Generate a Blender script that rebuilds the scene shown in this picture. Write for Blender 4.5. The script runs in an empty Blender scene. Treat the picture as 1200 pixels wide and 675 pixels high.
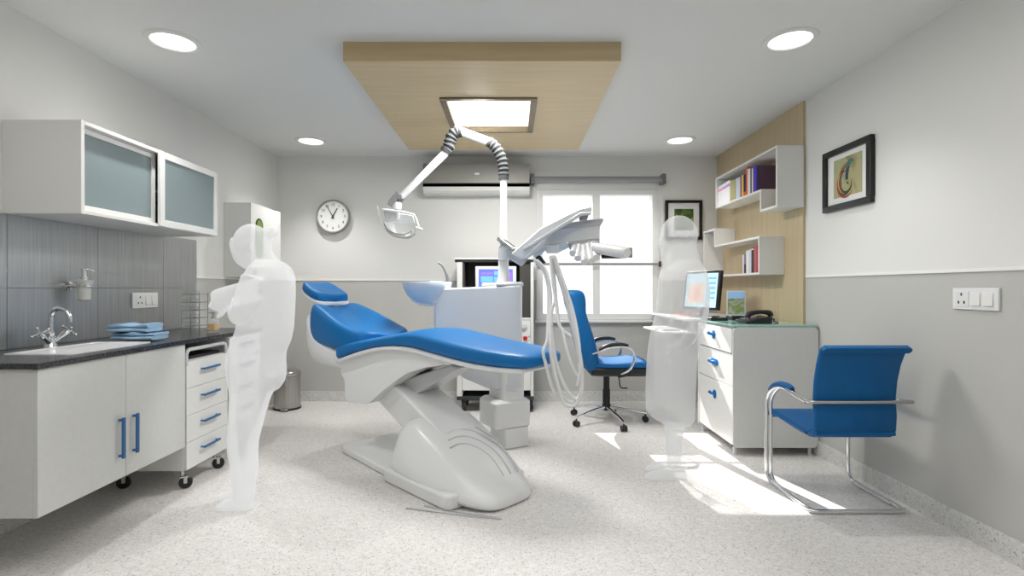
import bpy, bmesh, math, random
from mathutils import Vector, Matrix
random.seed(7)
S = bpy.context.scene
COL = S.collection
PI = math.pi
EYE, F = 1.25, 600.0                      # eye height, focal length (1200 px wide frame)
BACK, LEFT, RIGHT, CEIL = 5.66, -2.594, 2.283, 2.705
SOUTH = -1.3

def P(px, py, Y):                         # a point on the line of sight at true distance Y
    return Vector(((px-600)*Y/F, Y, EYE-(py-337.5)*Y/F))
def lin(c):
    return tuple(((v/255)/12.92 if v/255 <= .04045 else ((v/255+.055)/1.055)**2.4) for v in c)

# ------------------------------------------------------------------ materials
def newmat(name):
    m = bpy.data.materials.new(name); m.use_nodes = True
    nt = m.node_tree; return m, nt, nt.nodes['Principled BSDF']
def mat(name, rgb, rough=.5, metal=0., spec=.5, coat=0., noise=0., nscale=8., emit=None, es=0., stretch=(1,1,1), bump=0.):
    m, nt, b = newmat(name)
    c = lin(rgb)
    b.inputs['Base Color'].default_value = (*c, 1)
    b.inputs['Roughness'].default_value = rough
    b.inputs['Metallic'].default_value = metal
    b.inputs['Specular IOR Level'].default_value = spec
    b.inputs['Coat Weight'].default_value = coat
    if noise or bump:
        tc = nt.nodes.new('ShaderNodeTexCoord'); mp = nt.nodes.new('ShaderNodeMapping')
        mp.inputs['Scale'].default_value = stretch
        nz = nt.nodes.new('ShaderNodeTexNoise'); nz.inputs['Scale'].default_value = nscale; nz.inputs['Detail'].default_value = 4
        nt.links.new(tc.outputs['Object'], mp.inputs['Vector']); nt.links.new(mp.outputs['Vector'], nz.inputs['Vector'])
        if noise:
            r = nt.nodes.new('ShaderNodeValToRGB')
            r.color_ramp.elements[0].position = .3; r.color_ramp.elements[1].position = .7
            r.color_ramp.elements[0].color = (*[v*(1-noise) for v in c], 1)
            r.color_ramp.elements[1].color = (*[min(1, v*(1+noise)) for v in c], 1)
            nt.links.new(nz.outputs['Fac'], r.inputs['Fac']); nt.links.new(r.outputs['Color'], b.inputs['Base Color'])
        if bump:
            bp = nt.nodes.new('ShaderNodeBump'); bp.inputs['Strength'].default_value = bump; bp.inputs['Distance'].default_value = .01
            nt.links.new(nz.outputs['Fac'], bp.inputs['Height']); nt.links.new(bp.outputs['Normal'], b.inputs['Normal'])
    if emit:
        b.inputs['Emission Color'].default_value = (*lin(emit), 1); b.inputs['Emission Strength'].default_value = es
    return m
def glassy(name, rgb, alpha, rough=.1, face_front=False, emit=0.):
    """a see-through film: part of the light passes straight on"""
    m, nt, b = newmat(name)
    b.inputs['Base Color'].default_value = (*lin(rgb), 1); b.inputs['Roughness'].default_value = rough
    if emit:
        b.inputs['Emission Color'].default_value = (*lin(rgb), 1); b.inputs['Emission Strength'].default_value = emit
    out = nt.nodes['Material Output']; tr = nt.nodes.new('ShaderNodeBsdfTransparent'); mx = nt.nodes.new('ShaderNodeMixShader')
    nt.links.new(tr.outputs[0], mx.inputs[1]); nt.links.new(b.outputs[0], mx.inputs[2]); nt.links.new(mx.outputs[0], out.inputs[0])
    if face_front:
        g = nt.nodes.new('ShaderNodeNewGeometry'); k = nt.nodes.new('ShaderNodeMath'); k.operation = 'MULTIPLY_ADD'
        k.inputs[1].default_value = -alpha; k.inputs[2].default_value = alpha
        nt.links.new(g.outputs['Backfacing'], k.inputs[0]); nt.links.new(k.outputs[0], mx.inputs[0])
    else:
        mx.inputs[0].default_value = alpha
    return m
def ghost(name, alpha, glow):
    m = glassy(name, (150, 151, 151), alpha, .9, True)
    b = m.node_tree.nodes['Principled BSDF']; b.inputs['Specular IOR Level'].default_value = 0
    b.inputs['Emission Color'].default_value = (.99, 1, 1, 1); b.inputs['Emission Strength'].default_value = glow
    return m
def wood(name, rgb, rough=.45, axis='Z'):
    m, nt, b = newmat(name)
    tc = nt.nodes.new('ShaderNodeTexCoord'); mp = nt.nodes.new('ShaderNodeMapping')
    mp.inputs['Scale'].default_value = {'Z': (14, 14, .7), 'X': (.8, 14, 14), 'Y': (14, .7, 14)}[axis]
    nz = nt.nodes.new('ShaderNodeTexNoise'); nz.inputs['Scale'].default_value = 2.2; nz.inputs['Detail'].default_value = 6; nz.inputs['Distortion'].default_value = .3
    r = nt.nodes.new('ShaderNodeValToRGB'); c = lin(rgb)
    r.color_ramp.elements[0].position = .25; r.color_ramp.elements[1].position = .75
    r.color_ramp.elements[0].color = (c[0]*.9, c[1]*.89, c[2]*.87, 1); r.color_ramp.elements[1].color = (min(1, c[0]*1.06), min(1, c[1]*1.06), min(1, c[2]*1.07), 1)
    nt.links.new(tc.outputs['Object'], mp.inputs[0]); nt.links.new(mp.outputs[0], nz.inputs['Vector'])
    nt.links.new(nz.outputs['Fac'], r.inputs[0]); nt.links.new(r.outputs[0], b.inputs['Base Color'])
    b.inputs['Roughness'].default_value = rough
    return m
def vinyl(name, base, dark, rough=.35):
    m, nt, b = newmat(name)
    tc = nt.nodes.new('ShaderNodeTexCoord')
    def layer(scale, stretch, lo, hi, rot):
        mp = nt.nodes.new('ShaderNodeMapping'); mp.inputs['Scale'].default_value = stretch; mp.inputs['Rotation'].default_value = (0, 0, rot)
        n = nt.nodes.new('ShaderNodeTexNoise'); n.inputs['Scale'].default_value = scale; n.inputs['Detail'].default_value = 2.5; n.inputs['Distortion'].default_value = .8
        r = nt.nodes.new('ShaderNodeValToRGB'); r.color_ramp.elements[0].position = lo; r.color_ramp.elements[1].position = hi
        r.color_ramp.elements[0].color = (1, 1, 1, 1); r.color_ramp.elements[1].color = (0, 0, 0, 1)
        nt.links.new(tc.outputs['Object'], mp.inputs[0]); nt.links.new(mp.outputs[0], n.inputs['Vector']); nt.links.new(n.outputs['Fac'], r.inputs[0])
        return r.outputs[0]
    def mix(fac, a, bb, amt):
        k = nt.nodes.new('ShaderNodeMath'); k.operation = 'MULTIPLY'; k.inputs[1].default_value = amt
        nt.links.new(fac, k.inputs[0])
        x = nt.nodes.new('ShaderNodeMix'); x.data_type = 'RGBA'
        nt.links.new(k.outputs[0], x.inputs['Factor'])
        if isinstance(a, tuple): x.inputs['A'].default_value = (*a, 1)
        else: nt.links.new(a, x.inputs['A'])
        x.inputs['B'].default_value = (*bb, 1)
        return x.outputs['Result']
    c, d = lin(base), lin(dark)
    lighter = tuple(min(1, v*1.12) for v in c)
    o = mix(layer(30, (1, 1.6, 1), .46, .40, .4), c, lighter, .7)
    o = mix(layer(62, (1, 2.2, 1), .40, .36, -.5), o, d, .30)
    o = mix(layer(70, (2.0, 1, 1), .36, .32, .9), o, d, .6)
    nt.links.new(o, b.inputs['Base Color']); b.inputs['Roughness'].default_value = rough
    return m
def wall_paint(name, up, low, zline):
    m, nt, b = newmat(name)
    g = nt.nodes.new('ShaderNodeNewGeometry'); sp = nt.nodes.new('ShaderNodeSeparateXYZ'); k = nt.nodes.new('ShaderNodeMath'); k.operation = 'LESS_THAN'
    k.inputs[1].default_value = zline
    x = nt.nodes.new('ShaderNodeMix'); x.data_type = 'RGBA'; x.inputs['A'].default_value = (*lin(up), 1); x.inputs['B'].default_value = (*lin(low), 1)
    nt.links.new(g.outputs['Position'], sp.inputs[0]); nt.links.new(sp.outputs['Z'], k.inputs[0]); nt.links.new(k.outputs[0], x.inputs['Factor'])
    nt.links.new(x.outputs['Result'], b.inputs['Base Color']); b.inputs['Roughness'].default_value = .6; b.inputs['Specular IOR Level'].default_value = .25
    return m
def brushed(name, rgb, rough=.32, metal=.85):
    m, nt, b = newmat(name)
    tc = nt.nodes.new('ShaderNodeTexCoord'); mp = nt.nodes.new('ShaderNodeMapping'); mp.inputs['Scale'].default_value = (60, 60, 1.2)
    nz = nt.nodes.new('ShaderNodeTexNoise'); nz.inputs['Scale'].default_value = 2.5; nz.inputs['Detail'].default_value = 5
    r = nt.nodes.new('ShaderNodeValToRGB'); c = lin(rgb)
    r.color_ramp.elements[0].position = .3; r.color_ramp.elements[1].position = .75
    r.color_ramp.elements[0].color = (*[v*.84 for v in c], 1); r.color_ramp.elements[1].color = (*[min(1, v*1.12) for v in c], 1)
    nt.links.new(tc.outputs['Object'], mp.inputs[0]); nt.links.new(mp.outputs[0], nz.inputs['Vector']); nt.links.new(nz.outputs['Fac'], r.inputs[0])
    nt.links.new(r.outputs[0], b.inputs['Base Color']); b.inputs['Metallic'].default_value = metal; b.inputs['Roughness'].default_value = rough
    return m
def painting(name, stops, scale=3., dist=3., detail=3.):
    m, nt, b = newmat(name)
    tc = nt.nodes.new('ShaderNodeTexCoord')
    nz = nt.nodes.new('ShaderNodeTexNoise'); nz.inputs['Scale'].default_value = scale; nz.inputs['Distortion'].default_value = dist; nz.inputs['Detail'].default_value = detail
    r = nt.nodes.new('ShaderNodeValToRGB')
    while len(r.color_ramp.elements) < len(stops): r.color_ramp.elements.new(.5)
    for e, (p, c) in zip(r.color_ramp.elements, stops): e.position = p; e.color = (*lin(c), 1)
    nt.links.new(tc.outputs['Object'], nz.inputs['Vector']); nt.links.new(nz.outputs['Fac'], r.inputs[0]); nt.links.new(r.outputs[0], b.inputs['Base Color'])
    b.inputs['Roughness'].default_value = .5
    return m

M = dict(
    wall=wall_paint('wall_paint', (226, 226, 223), (190, 190, 186), 1.338),
    ceiling=mat('ceiling_paint', (222, 223, 221), .7, spec=.2),
    floor=vinyl('speckled_vinyl', (223, 220, 217), (120, 115, 112), .38),
    skirt=vinyl('speckled_skirting', (212, 212, 208), (128, 126, 122), .4),
    dado=mat('dado_white', (236, 236, 233), .5),
    white=mat('white_lacquer', (226, 226, 223), .32),
    white2=mat('cabinet_white', (206, 207, 204), .42, noise=.02, nscale=40, bump=.02),
    plastic=mat('white_plastic', (229, 230, 230), .28, coat=.2),
    plastic_grey=mat('pale_grey_plastic', (196, 198, 200), .35),
    unit=mat('unit_plastic', (216, 220, 224), .22, coat=.3),
    grey=mat('mid_grey', (140, 141, 142), .4),
    dark_grey=mat('dark_grey_rubber', (62, 63, 64), .75, spec=.15),
    black=mat('black_plastic', (22, 22, 23), .4),
    bay_dark=mat('dark_recess', (62, 61, 57), .6),  # dark tone of the cart's bay panels
    frame_black=mat('black_frame', (10, 10, 11), .3),
    blue=mat('blue_vinyl', (0, 105, 170), .42, spec=.35, noise=.04, nscale=3),
    blue_chair=mat('blue_leather', (0, 92, 152), .5, spec=.3, noise=.04, nscale=5, bump=.03),
    blue_handle=mat('blue_handle', (44, 100, 150), .35),
    blue_metal=mat('blue_metal', (30, 120, 190), .2, metal=.5),
    chrome=mat('chrome', (225, 226, 228), .08, metal=1.),
    steel=mat('steel', (190, 190, 188), .22, metal=1.),
    brushed=brushed('brushed_steel', (176, 178, 178), .38, .8),
    brushed_bin=brushed('bin_steel', (178, 176, 172), .28, .9),
    wood_v=wood('pale_oak_upright', (196, 178, 144), axis='Z'),
    wood_x=wood('pale_oak_crosswise', (198, 178, 140), axis='X'),
    bronze=mat('bronze_frame', (118, 104, 82), .35, metal=.4),
    granite=mat('black_granite', (52, 52, 54), .25, noise=.95, nscale=130),
    lampglow=mat('lamp_diffuser', (255, 255, 252), .5, emit=(255, 254, 248), es=2.2),
    downglow=mat('downlight_diffuser', (255, 255, 252), .5, emit=(255, 255, 252), es=3.),
    teal=glassy('teal_frosted_glass', (136, 150, 153), .9, .25),
    greenglass=mat('green_glass', (150, 196, 186), .08, coat=.5),
    pane=glassy('window_glass', (245, 250, 252), .05, .05),
    sheer=glassy('sheer_blind', (240, 243, 246), .06, .6),
    clear=glassy('clear_acrylic', (205, 214, 214), .22, .1),
    frost=glassy('frosted_bottle', (214, 214, 208), .8, .3),
    amber=mat('amber_liquid', (214, 160, 84), .2),
    towel=mat('blue_towel', (148, 180, 206), .9, spec=.1, noise=.06, nscale=60, bump=.15),
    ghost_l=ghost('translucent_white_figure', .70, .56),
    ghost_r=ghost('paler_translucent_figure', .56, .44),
    paper=mat('white_mat_board', (232, 232, 230), .7),
    red=mat('red_button', (200, 24, 28), .3),
    redpaper=mat('red_folder', (232, 120, 112), .6),
    green=mat('green_slot', (112, 140, 48), .4),
    art1=painting('abstract_painting', [(.25, (120, 116, 84)), (.40, (176, 168, 122)), (.50, (168, 170, 128)), (.58, (110, 156, 132)), (.68, (52, 96, 104)), (.8, (30, 52, 62))], 4., 1., 2),
    art2=painting('flower_photo', [(.3, (26, 58, 18)), (.5, (58, 92, 34)), (.62, (96, 118, 50)), (.72, (232, 214, 150))], 12, .8, 2),
    art3=painting('coast_photo', [(.2, (60, 70, 40)), (.4, (110, 128, 60)), (.5, (150, 146, 132)), (.62, (96, 140, 190)), (.8, (220, 230, 240))], 14, 1., 4),
    lens=glassy('lamp_shield', (228, 232, 232), .28, .1),
    mono=mat('screen_pale', (196, 226, 238), .3, emit=(196, 226, 238), es=.35),
    screen_blue=mat('screen_blue', (96, 112, 226), .3, emit=(92, 108, 230), es=.5),
    screen_cyan=mat('screen_cyan', (110, 176, 222), .3, emit=(110, 176, 222), es=.5),
    screen_violet=mat('screen_violet', (140, 112, 206), .3, emit=(140, 112, 206), es=.5),
    pink=mat('screen_pink', (236, 176, 164), .4, emit=(236, 176, 164), es=.3),
    skin_tone=mat('screen_peach', (240, 208, 184), .4, emit=(240, 208, 184), es=.3),
    ac=mat('silver_panel', (150, 149, 142), .4, metal=.1),
)

# ------------------------------------------------------------------ mesh builder
class MB:
    def __init__(s): s.bm = bmesh.new()
    def face(s, vs):
        try: return s.bm.faces.new(vs)
        except ValueError: return None
    def box(s, x0, x1, y0, y1, z0, z1):
        v = [s.bm.verts.new((x, y, z)) for x in sorted((x0, x1)) for y in sorted((y0, y1)) for z in sorted((z0, z1))]
        for q in ((0,1,3,2),(4,6,7,5),(0,4,5,1),(2,3,7,6),(0,2,6,4),(1,5,7,3)): s.face([v[i] for i in q])
        return s
    def prism(s, pts, ext):
        ext = Vector(ext); a = [s.bm.verts.new(Vector(p)) for p in pts]; b = [s.bm.verts.new(Vector(p)+ext) for p in pts]
        n = len(pts); s.face(a[::-1]); s.face(b)
        for i in range(n): s.face([a[i], a[(i+1) % n], b[(i+1) % n], b[i]])
        return s
    def loft(s, rings, cap=True, close=False):
        R = [[s.bm.verts.new(Vector(p)) for p in r] for r in rings]; n = len(R[0])
        for i in range(len(R)-(0 if close else 1)):
            A, B = R[i], R[(i+1) % len(R)]
            for j in range(n): s.face([A[j], A[(j+1) % n], B[(j+1) % n], B[j]])
        if cap and not close: s.face(R[0][::-1]); s.face(R[-1])
        return s
    def tube(s, pts, r, n=12, spline=0, cap=True):
        pts = [Vector(p) for p in pts]
        rs = r if isinstance(r, (list, tuple)) else [r]*len(pts)
        if spline and len(pts) > 2:
            q, qr = [], []
            for i in range(len(pts)-1):
                p0, p1, p2, p3 = pts[max(i-1, 0)], pts[i], pts[i+1], pts[min(i+2, len(pts)-1)]
                for k in range(spline):
                    t = k/spline
                    q.append(.5*((2*p1)+(p2-p0)*t+(2*p0-5*p1+4*p2-p3)*t*t+(3*p1-p0-3*p2+p3)*t**3)); qr.append(rs[i]+(rs[i+1]-rs[i])*t)
            q.append(pts[-1]); qr.append(rs[-1]); pts, rs = q, qr
        d = (pts[1]-pts[0]).normalized(); up = Vector((0, 0, 1)) if abs(d.z) < .9 else Vector((0, 1, 0))
        nx = d.cross(up).normalized(); rings = []
        for i, p in enumerate(pts):
            a = (pts[i]-pts[i-1]) if i else (pts[1]-pts[0]); b = (pts[i+1]-pts[i]) if i < len(pts)-1 else a
            t = (a.normalized()+b.normalized()).normalized() if (a.normalized()+b.normalized()).length > 1e-6 else a.normalized()
            nx = (nx-t*nx.dot(t)).normalized(); ny = t.cross(nx)
            rings.append([p+(nx*math.cos(2*PI*k/n)+ny*math.sin(2*PI*k/n))*rs[i] for k in range(n)])
        return s.loft(rings, cap)
    def cyl(s, p0, p1, r0, r1=None, n=20): return s.tube([p0, p1], [r0, r0 if r1 is None else r1], n)
    def lathe(s, prof, c, axis=(0, 0, 1), n=28):
        q = Vector((0, 0, 1)).rotation_difference(Vector(axis).normalized()); c = Vector(c)
        return s.loft([[c+q @ Vector((r*math.cos(2*PI*k/n), r*math.sin(2*PI*k/n), z)) for k in range(n)] for r, z in prof])
    def ell(s, c, r, n=20, m=12, rot=None):
        c = Vector(c); r = r if isinstance(r, (tuple, list)) else (r, r, r); rings = []
        for i in range(m+1):
            a = -PI/2+PI*(i*.998+.001*m)/m
            rings.append([c+((rot @ Vector((r[0]*math.cos(a)*math.cos(2*PI*k/n), r[1]*math.cos(a)*math.sin(2*PI*k/n), r[2]*math.sin(a)))) if rot else Vector((r[0]*math.cos(a)*math.cos(2*PI*k/n), r[1]*math.cos(a)*math.sin(2*PI*k/n), r[2]*math.sin(a)))) for k in range(n)])
        return s.loft(rings)
    def obox(s, c, u, v, w):                  # half-extent vectors
        c, u, v, w = map(Vector, (c, u, v, w))
        return s.prism([c-u-v-w, c+u-v-w, c+u+v-w, c-u+v-w], 2*w)
    def bar(s, p0, p1, wid, hei, up=(0, 0, 1)):
        p0, p1 = Vector(p0), Vector(p1); d = (p1-p0); side = d.cross(Vector(up)).normalized(); u = side.cross(d).normalized()
        return s.obox((p0+p1)/2, d/2, side*wid/2, u*hei/2)
    def build(s, name, m, parent=None, smooth=35, bevel=0, seg=2, subd=0, mats=None):
        bmesh.ops.remove_doubles(s.bm, verts=s.bm.verts, dist=1e-6)
        bmesh.ops.recalc_face_normals(s.bm, faces=s.bm.faces)
        me = bpy.data.meshes.new(name); s.bm.to_mesh(me); s.bm.free()
        return link(name, me, m, parent, smooth, bevel, seg, subd)
ROOTM = {}
def root_of(o):
    while o.parent: o = o.parent
    return o
def link(name, me, m, parent=None, smooth=35, bevel=0, seg=2, subd=0):
    o = bpy.data.objects.new(name, me); COL.objects.link(o)
    if parent is None:
        co = [v.co for v in me.vertices]
        loc = Vector(((min(c.x for c in co)+max(c.x for c in co))/2, (min(c.y for c in co)+max(c.y for c in co))/2, min(c.z for c in co)))
        o.location = loc; me.transform(Matrix.Translation(-loc)); ROOTM[o.name] = Matrix.Translation(loc)
    else:
        o.parent = parent; me.transform(ROOTM[root_of(parent).name].inverted())
    if m:
        for k in (m if isinstance(m, list) else [m]): me.materials.append(k)
    if smooth:
        for p in me.polygons: p.use_smooth = True
        me.set_sharp_from_angle(angle=math.radians(smooth))
    if bevel:
        b = o.modifiers.new('bevel', 'BEVEL'); b.width = bevel; b.segments = seg; b.limit_method = 'ANGLE'; b.angle_limit = math.radians(32)
    if subd:
        b = o.modifiers.new('subsurf', 'SUBSURF'); b.levels = subd; b.render_levels = subd
    return o
def tag(o, label=None, cat=None, group=None, kind=None):
    for k, v in (('label', label), ('category', cat), ('group', group), ('kind', kind)):
        if v: o[k] = v
    return o
def thing(name, label, cat, loc, rz=0, group=None):
    o = bpy.data.objects.new(name, None); COL.objects.link(o); o.empty_display_size = .1
    o.location = loc; o.rotation_euler = (0, 0, rz)
    ROOTM[o.name] = Matrix.Translation(Vector(loc)) @ Matrix.Rotation(rz, 4, 'Z')
    return tag(o, label, cat, group)
def struct(name, mb, m, parent=None, **k):
    o = mb.build(name, m, parent, **k); o['kind'] = 'structure'; return o
def rrect(w, h, r, n=6):                      # rounded rectangle outline centred on 0
    out = []
    for cx, cy, a0 in ((w/2-r, h/2-r, 0), (-w/2+r, h/2-r, 90), (-w/2+r, -h/2+r, 180), (w/2-r, -h/2+r, 270)):
        for i in range(n+1):
            a = math.radians(a0+90*i/n); out.append((cx+r*math.cos(a), cy+r*math.sin(a)))
    return out

def round_poly(pts, r=.04, n=4):
    out = []; N = len(pts)
    for i in range(N):
        p0, p1, p2 = Vector(pts[i-1]), Vector(pts[i]), Vector(pts[(i+1) % N]); a = (p0-p1); b2 = (p2-p1); k = min(r, a.length*.45, b2.length*.45)
        s_, e_ = p1+a.normalized()*k, p1+b2.normalized()*k
        for j in range(n+1):
            t_ = j/n; out.append(s_.lerp(p1, t_).lerp(p1.lerp(e_, t_), t_))
    return out

# ------------------------------------------------------------------ the room
struct('floor', MB().box(LEFT-.1, RIGHT+.1, SOUTH, BACK+.15, -.06, 0), M['floor'], smooth=0)
struct('ceiling', MB().box(LEFT-.1, RIGHT+.1, SOUTH, BACK+.15, CEIL, CEIL+.08), M['ceiling'], smooth=0)
struct('wall_left', MB().box(LEFT-.1, LEFT, SOUTH, BACK+.15, 0, CEIL), M['wall'], smooth=0)
struct('wall_right', MB().box(RIGHT, RIGHT+.1, SOUTH, BACK+.15, 0, CEIL), M['wall'], smooth=0)
struct('wall_front', MB().box(LEFT-.1, RIGHT+.1, SOUTH-.1, SOUTH, 0, CEIL), M['wall'], smooth=0)
WX0, WX1, WZ0, WZ1 = .27, 1.62, .90, 2.335
wb = MB()
wb.box(LEFT, WX0, BACK, BACK+.15, 0, CEIL); wb.box(WX1, RIGHT, BACK, BACK+.15, 0, CEIL)
wb.box(WX0, WX1, BACK, BACK+.15, 0, WZ0); wb.box(WX0, WX1, BACK, BACK+.15, WZ1, CEIL)
struct('wall_back', wb, M['wall'], smooth=0)
BH = .11
struct('baseboard_left', MB().box(LEFT, LEFT+.012, SOUTH, BACK, 0, BH), M['skirt'], smooth=0)
struct('baseboard_right', MB().box(RIGHT-.012, RIGHT, SOUTH, BACK, 0, BH), M['skirt'], smooth=0)
struct('baseboard_back', MB().box(LEFT+.012, RIGHT-.012, BACK-.012, BACK, 0, BH), M['skirt'], smooth=0)
struct('trim_1', MB().box(LEFT, LEFT+.008, SOUTH, BACK, 1.33, 1.347), M['dado'], smooth=0)
struct('trim_2', MB().box(RIGHT-.008, RIGHT, SOUTH, 3.97, 1.33, 1.347), M['dado'], smooth=0)
tb = MB(); tb.box(LEFT+.008, WX0-.04, BACK-.008, BACK, 1.33, 1.347); tb.box(WX1+.04, RIGHT-.03, BACK-.008, BACK, 1.33, 1.347)
struct('trim_3', tb, M['dado'], smooth=0)
# window
wf = bpy.data.objects.new('window_1', None); COL.objects.link(wf); wf['kind'] = 'structure'; wf.location = (.945, BACK, WZ0)
ROOTM['window_1'] = Matrix.Translation(wf.location)
fr = MB(); t = .068
fr.box(WX0, WX0+t, BACK-.012, BACK+.09, WZ0, WZ1); fr.box(WX1-t, WX1, BACK-.012, BACK+.09, WZ0, WZ1)
fr.box(WX0+t, WX1-t, BACK-.012, BACK+.09, WZ0, WZ0+t); fr.box(WX0+t, WX1-t, BACK-.012, BACK+.09, WZ1-t+.01, WZ1)
struct('window_frame', fr, M['white'], wf, bevel=.004)
struct('window_mullion', MB().box(.892, .972, BACK+.0, BACK+.08, WZ0+t, WZ1-t+.01), M['white'], wf, bevel=.004)
for x0, x1 in ((WX0+t, .892), (.972, WX1-t)):
    struct('window_pane', MB().box(x0, x1, BACK+.04, BACK+.046, WZ0+t, WZ1-t+.01), M['pane'], wf, smooth=0)
struct('window_sill', MB().box(WX0-.02, WX1+.02, BACK-.05, BACK-.0125, WZ0-.03, WZ0), M['white'], wf, bevel=.005)
for xx in (WX0-.025, WX1+.025):
    struct('window_casing', MB().box(xx-.025, xx+.025, BACK-.01, BACK-.0005, WZ0, WZ1+.02), M['wall'], wf, smooth=0)

# roller blind
bl = thing('roller_blind', 'grey roller blind tube above the window with sheer pale fabric drawn halfway', 'blind', (.94, BACK-.08, 2.4))
c0, c1 = P(624, 210, 5.58), P(777, 210, 5.58)
MB().cyl(c0, c1, .03).build('tube', M['grey'], bl)
for cc, d in ((c0, -1), (c1, 1)):
    MB().box(cc.x-.022, cc.x+.022, 5.535, BACK, cc.z-.055, cc.z+.052).build('bracket', mat('bracket_grey', (110, 111, 112), .4), bl, bevel=.006)
zb = P(700, 309.5, 5.6).z
MB().box(.29, 1.60, 5.598, 5.601, zb, c0.z).build('fabric', M['sheer'], bl, smooth=0)
bb = MB(); bb.box(.26, 1.62, 5.588, 5.612, zb-.013, zb+.013); bb.build('bottom_bar', M['grey'], bl, bevel=.004)
MB().box(1.605, 1.63, 5.585, 5.615, zb-.03, zb+.03).build('end_cap', M['dark_grey'], bl, bevel=.004)
ch = MB()
for k in range(60): ch.ell((1.636, 5.6, c0.z-.04-k*.022), .006, 6, 4)
ch.build('bead_chain', M['white'], bl)

# ceiling raft with the square light
px0, px1, py0, py1, pz = -.9986, .645, 3.026, 4.973, 2.591
cp = thing('ceiling_raft', 'square pale wooden raft fixed under the ceiling around the bright panel light', 'ceiling panel', (-.177, 4.0, pz))
lx0, lx1, ly0, ly1 = -.512, .178, 3.60, 4.40
rb = MB(); rb.box(px0, px1, py0, ly0, pz, CEIL); rb.box(px0, px1, ly1, py1, pz, CEIL); rb.box(px0, lx0, ly0, ly1, pz, CEIL); rb.box(lx1, px1, ly0, ly1, pz, CEIL)
rb.build('raft_board', M['wood_x'], cp, smooth=0)
pl = thing('panel_light', 'bright square panel light set into the wooden ceiling raft', 'ceiling light', (-.167, 4.0, pz))
f_ = MB(); e = .045
for a in ((lx0, lx1, ly0, ly0+e), (lx0, lx1, ly1-e, ly1), (lx0, lx0+e, ly0+e, ly1-e), (lx1-e, lx1, ly0+e, ly1-e)): f_.box(*a, pz-.012, pz+.06)
f_.build('frame', M['bronze'], pl, bevel=.004)
MB().box(lx0+e, lx1-e, ly0+e, ly1-e, pz+.035, pz+.055).build('diffuser', M['lampglow'], pl, smooth=0)
# downlights
for x, y, lb in ((-1.995, 3.015, 'round recessed downlight in front of the frosted wall cabinet'), (1.627, 2.995, 'round recessed downlight nearest the framed abstract painting'),
                 (-1.985, 5.06, 'small round recessed downlight above the wall clock'), (1.65, 5.03, 'small round recessed downlight above the window and books')):
    d = thing('downlight', lb, 'downlight', (x, y, CEIL), 0, 'recessed ceiling downlights')
    MB().lathe([(.112, -.001), (.118, -.012), (.145, -.008), (.15, 0), (.112, 0)], (x, y, CEIL)).build('trim_ring', M['white'], d)
    MB().lathe([(.111, -.004), (.111, -.001)], (x, y, CEIL)).build('diffuser', M['downglow'], d, smooth=0)

# ------------------------------------------------------------------ left wall: cupboards and sink
CF = -1.994                                   # front plane of the units
# wall cabinet
UX, UY0, UY1, UZ0, UZ1 = -2.194, 2.607, 3.794, 1.63, 2.108
wc = thing('wall_cabinet', 'white wall cabinet with two frosted teal glass doors above the sink', 'cabinet', (-2.4, 3.2, UZ0))
b = MB(); q = .02
b.box(LEFT, UX, UY0, UY0+q, UZ0, UZ1); b.box(LEFT, UX, UY1-q, UY1, UZ0, UZ1); b.box(LEFT, UX, UY0+q, UY1-q, UZ0, UZ0+q); b.box(LEFT, UX, UY0+q, UY1-q, UZ1-q, UZ1)
b.box(LEFT, LEFT+.01, UY0+q, UY1-q, UZ0+q, UZ1-q); b.box(LEFT+.01, UX-.07, UY0+q, UY1-q, 1.86, 1.876); b.box(LEFT+.01, UX-.04, 3.19, 3.206, UZ0+q, UZ1-q)
b.build('carcass', M['white'], wc, bevel=.002)
for (y0, y1, xf, fw) in ((UY0+.025, 3.2, UX-.034, .03), (3.175, UY1-.004, UX+.014, .042)):
    d = MB(); z0, z1 = (UZ0+.022, UZ1-.022) if xf < UX else (UZ0+.006, UZ1-.006)
    for a in ((y0, y0+fw, z0, z1), (y1-fw, y1, z0, z1), (y0+fw, y1-fw, z0, z0+fw), (y0+fw, y1-fw, z1-fw, z1)): d.box(xf-.018, xf, *a)
    dr = d.build('door', M['white'], wc, bevel=.002)
    tag(MB().box(xf-.013, xf-.007, y0+fw, y1-fw, z0+fw, z1-fw).build('glass_pane', M['teal'], dr, smooth=0), 'frosted teal glass pane')
# splashback
sb = thing('splashback', 'brushed stainless steel splashback panels behind the sink', 'splashback', (LEFT, 3.1, .934))
for (y0, y1) in ((1.9, 2.6185), (2.6215, 3.195), (3.198, 3.7945), (3.7975, 4.195)):
    for (z0, z1) in ((.936, 1.249), (1.2515, 1.629 if y0 < 3.7 else 1.64)):
        MB().box(LEFT+.0005, LEFT+.0095, y0, y1, z0, z1).build('steel_panel', M['brushed'], sb, smooth=0)
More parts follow.
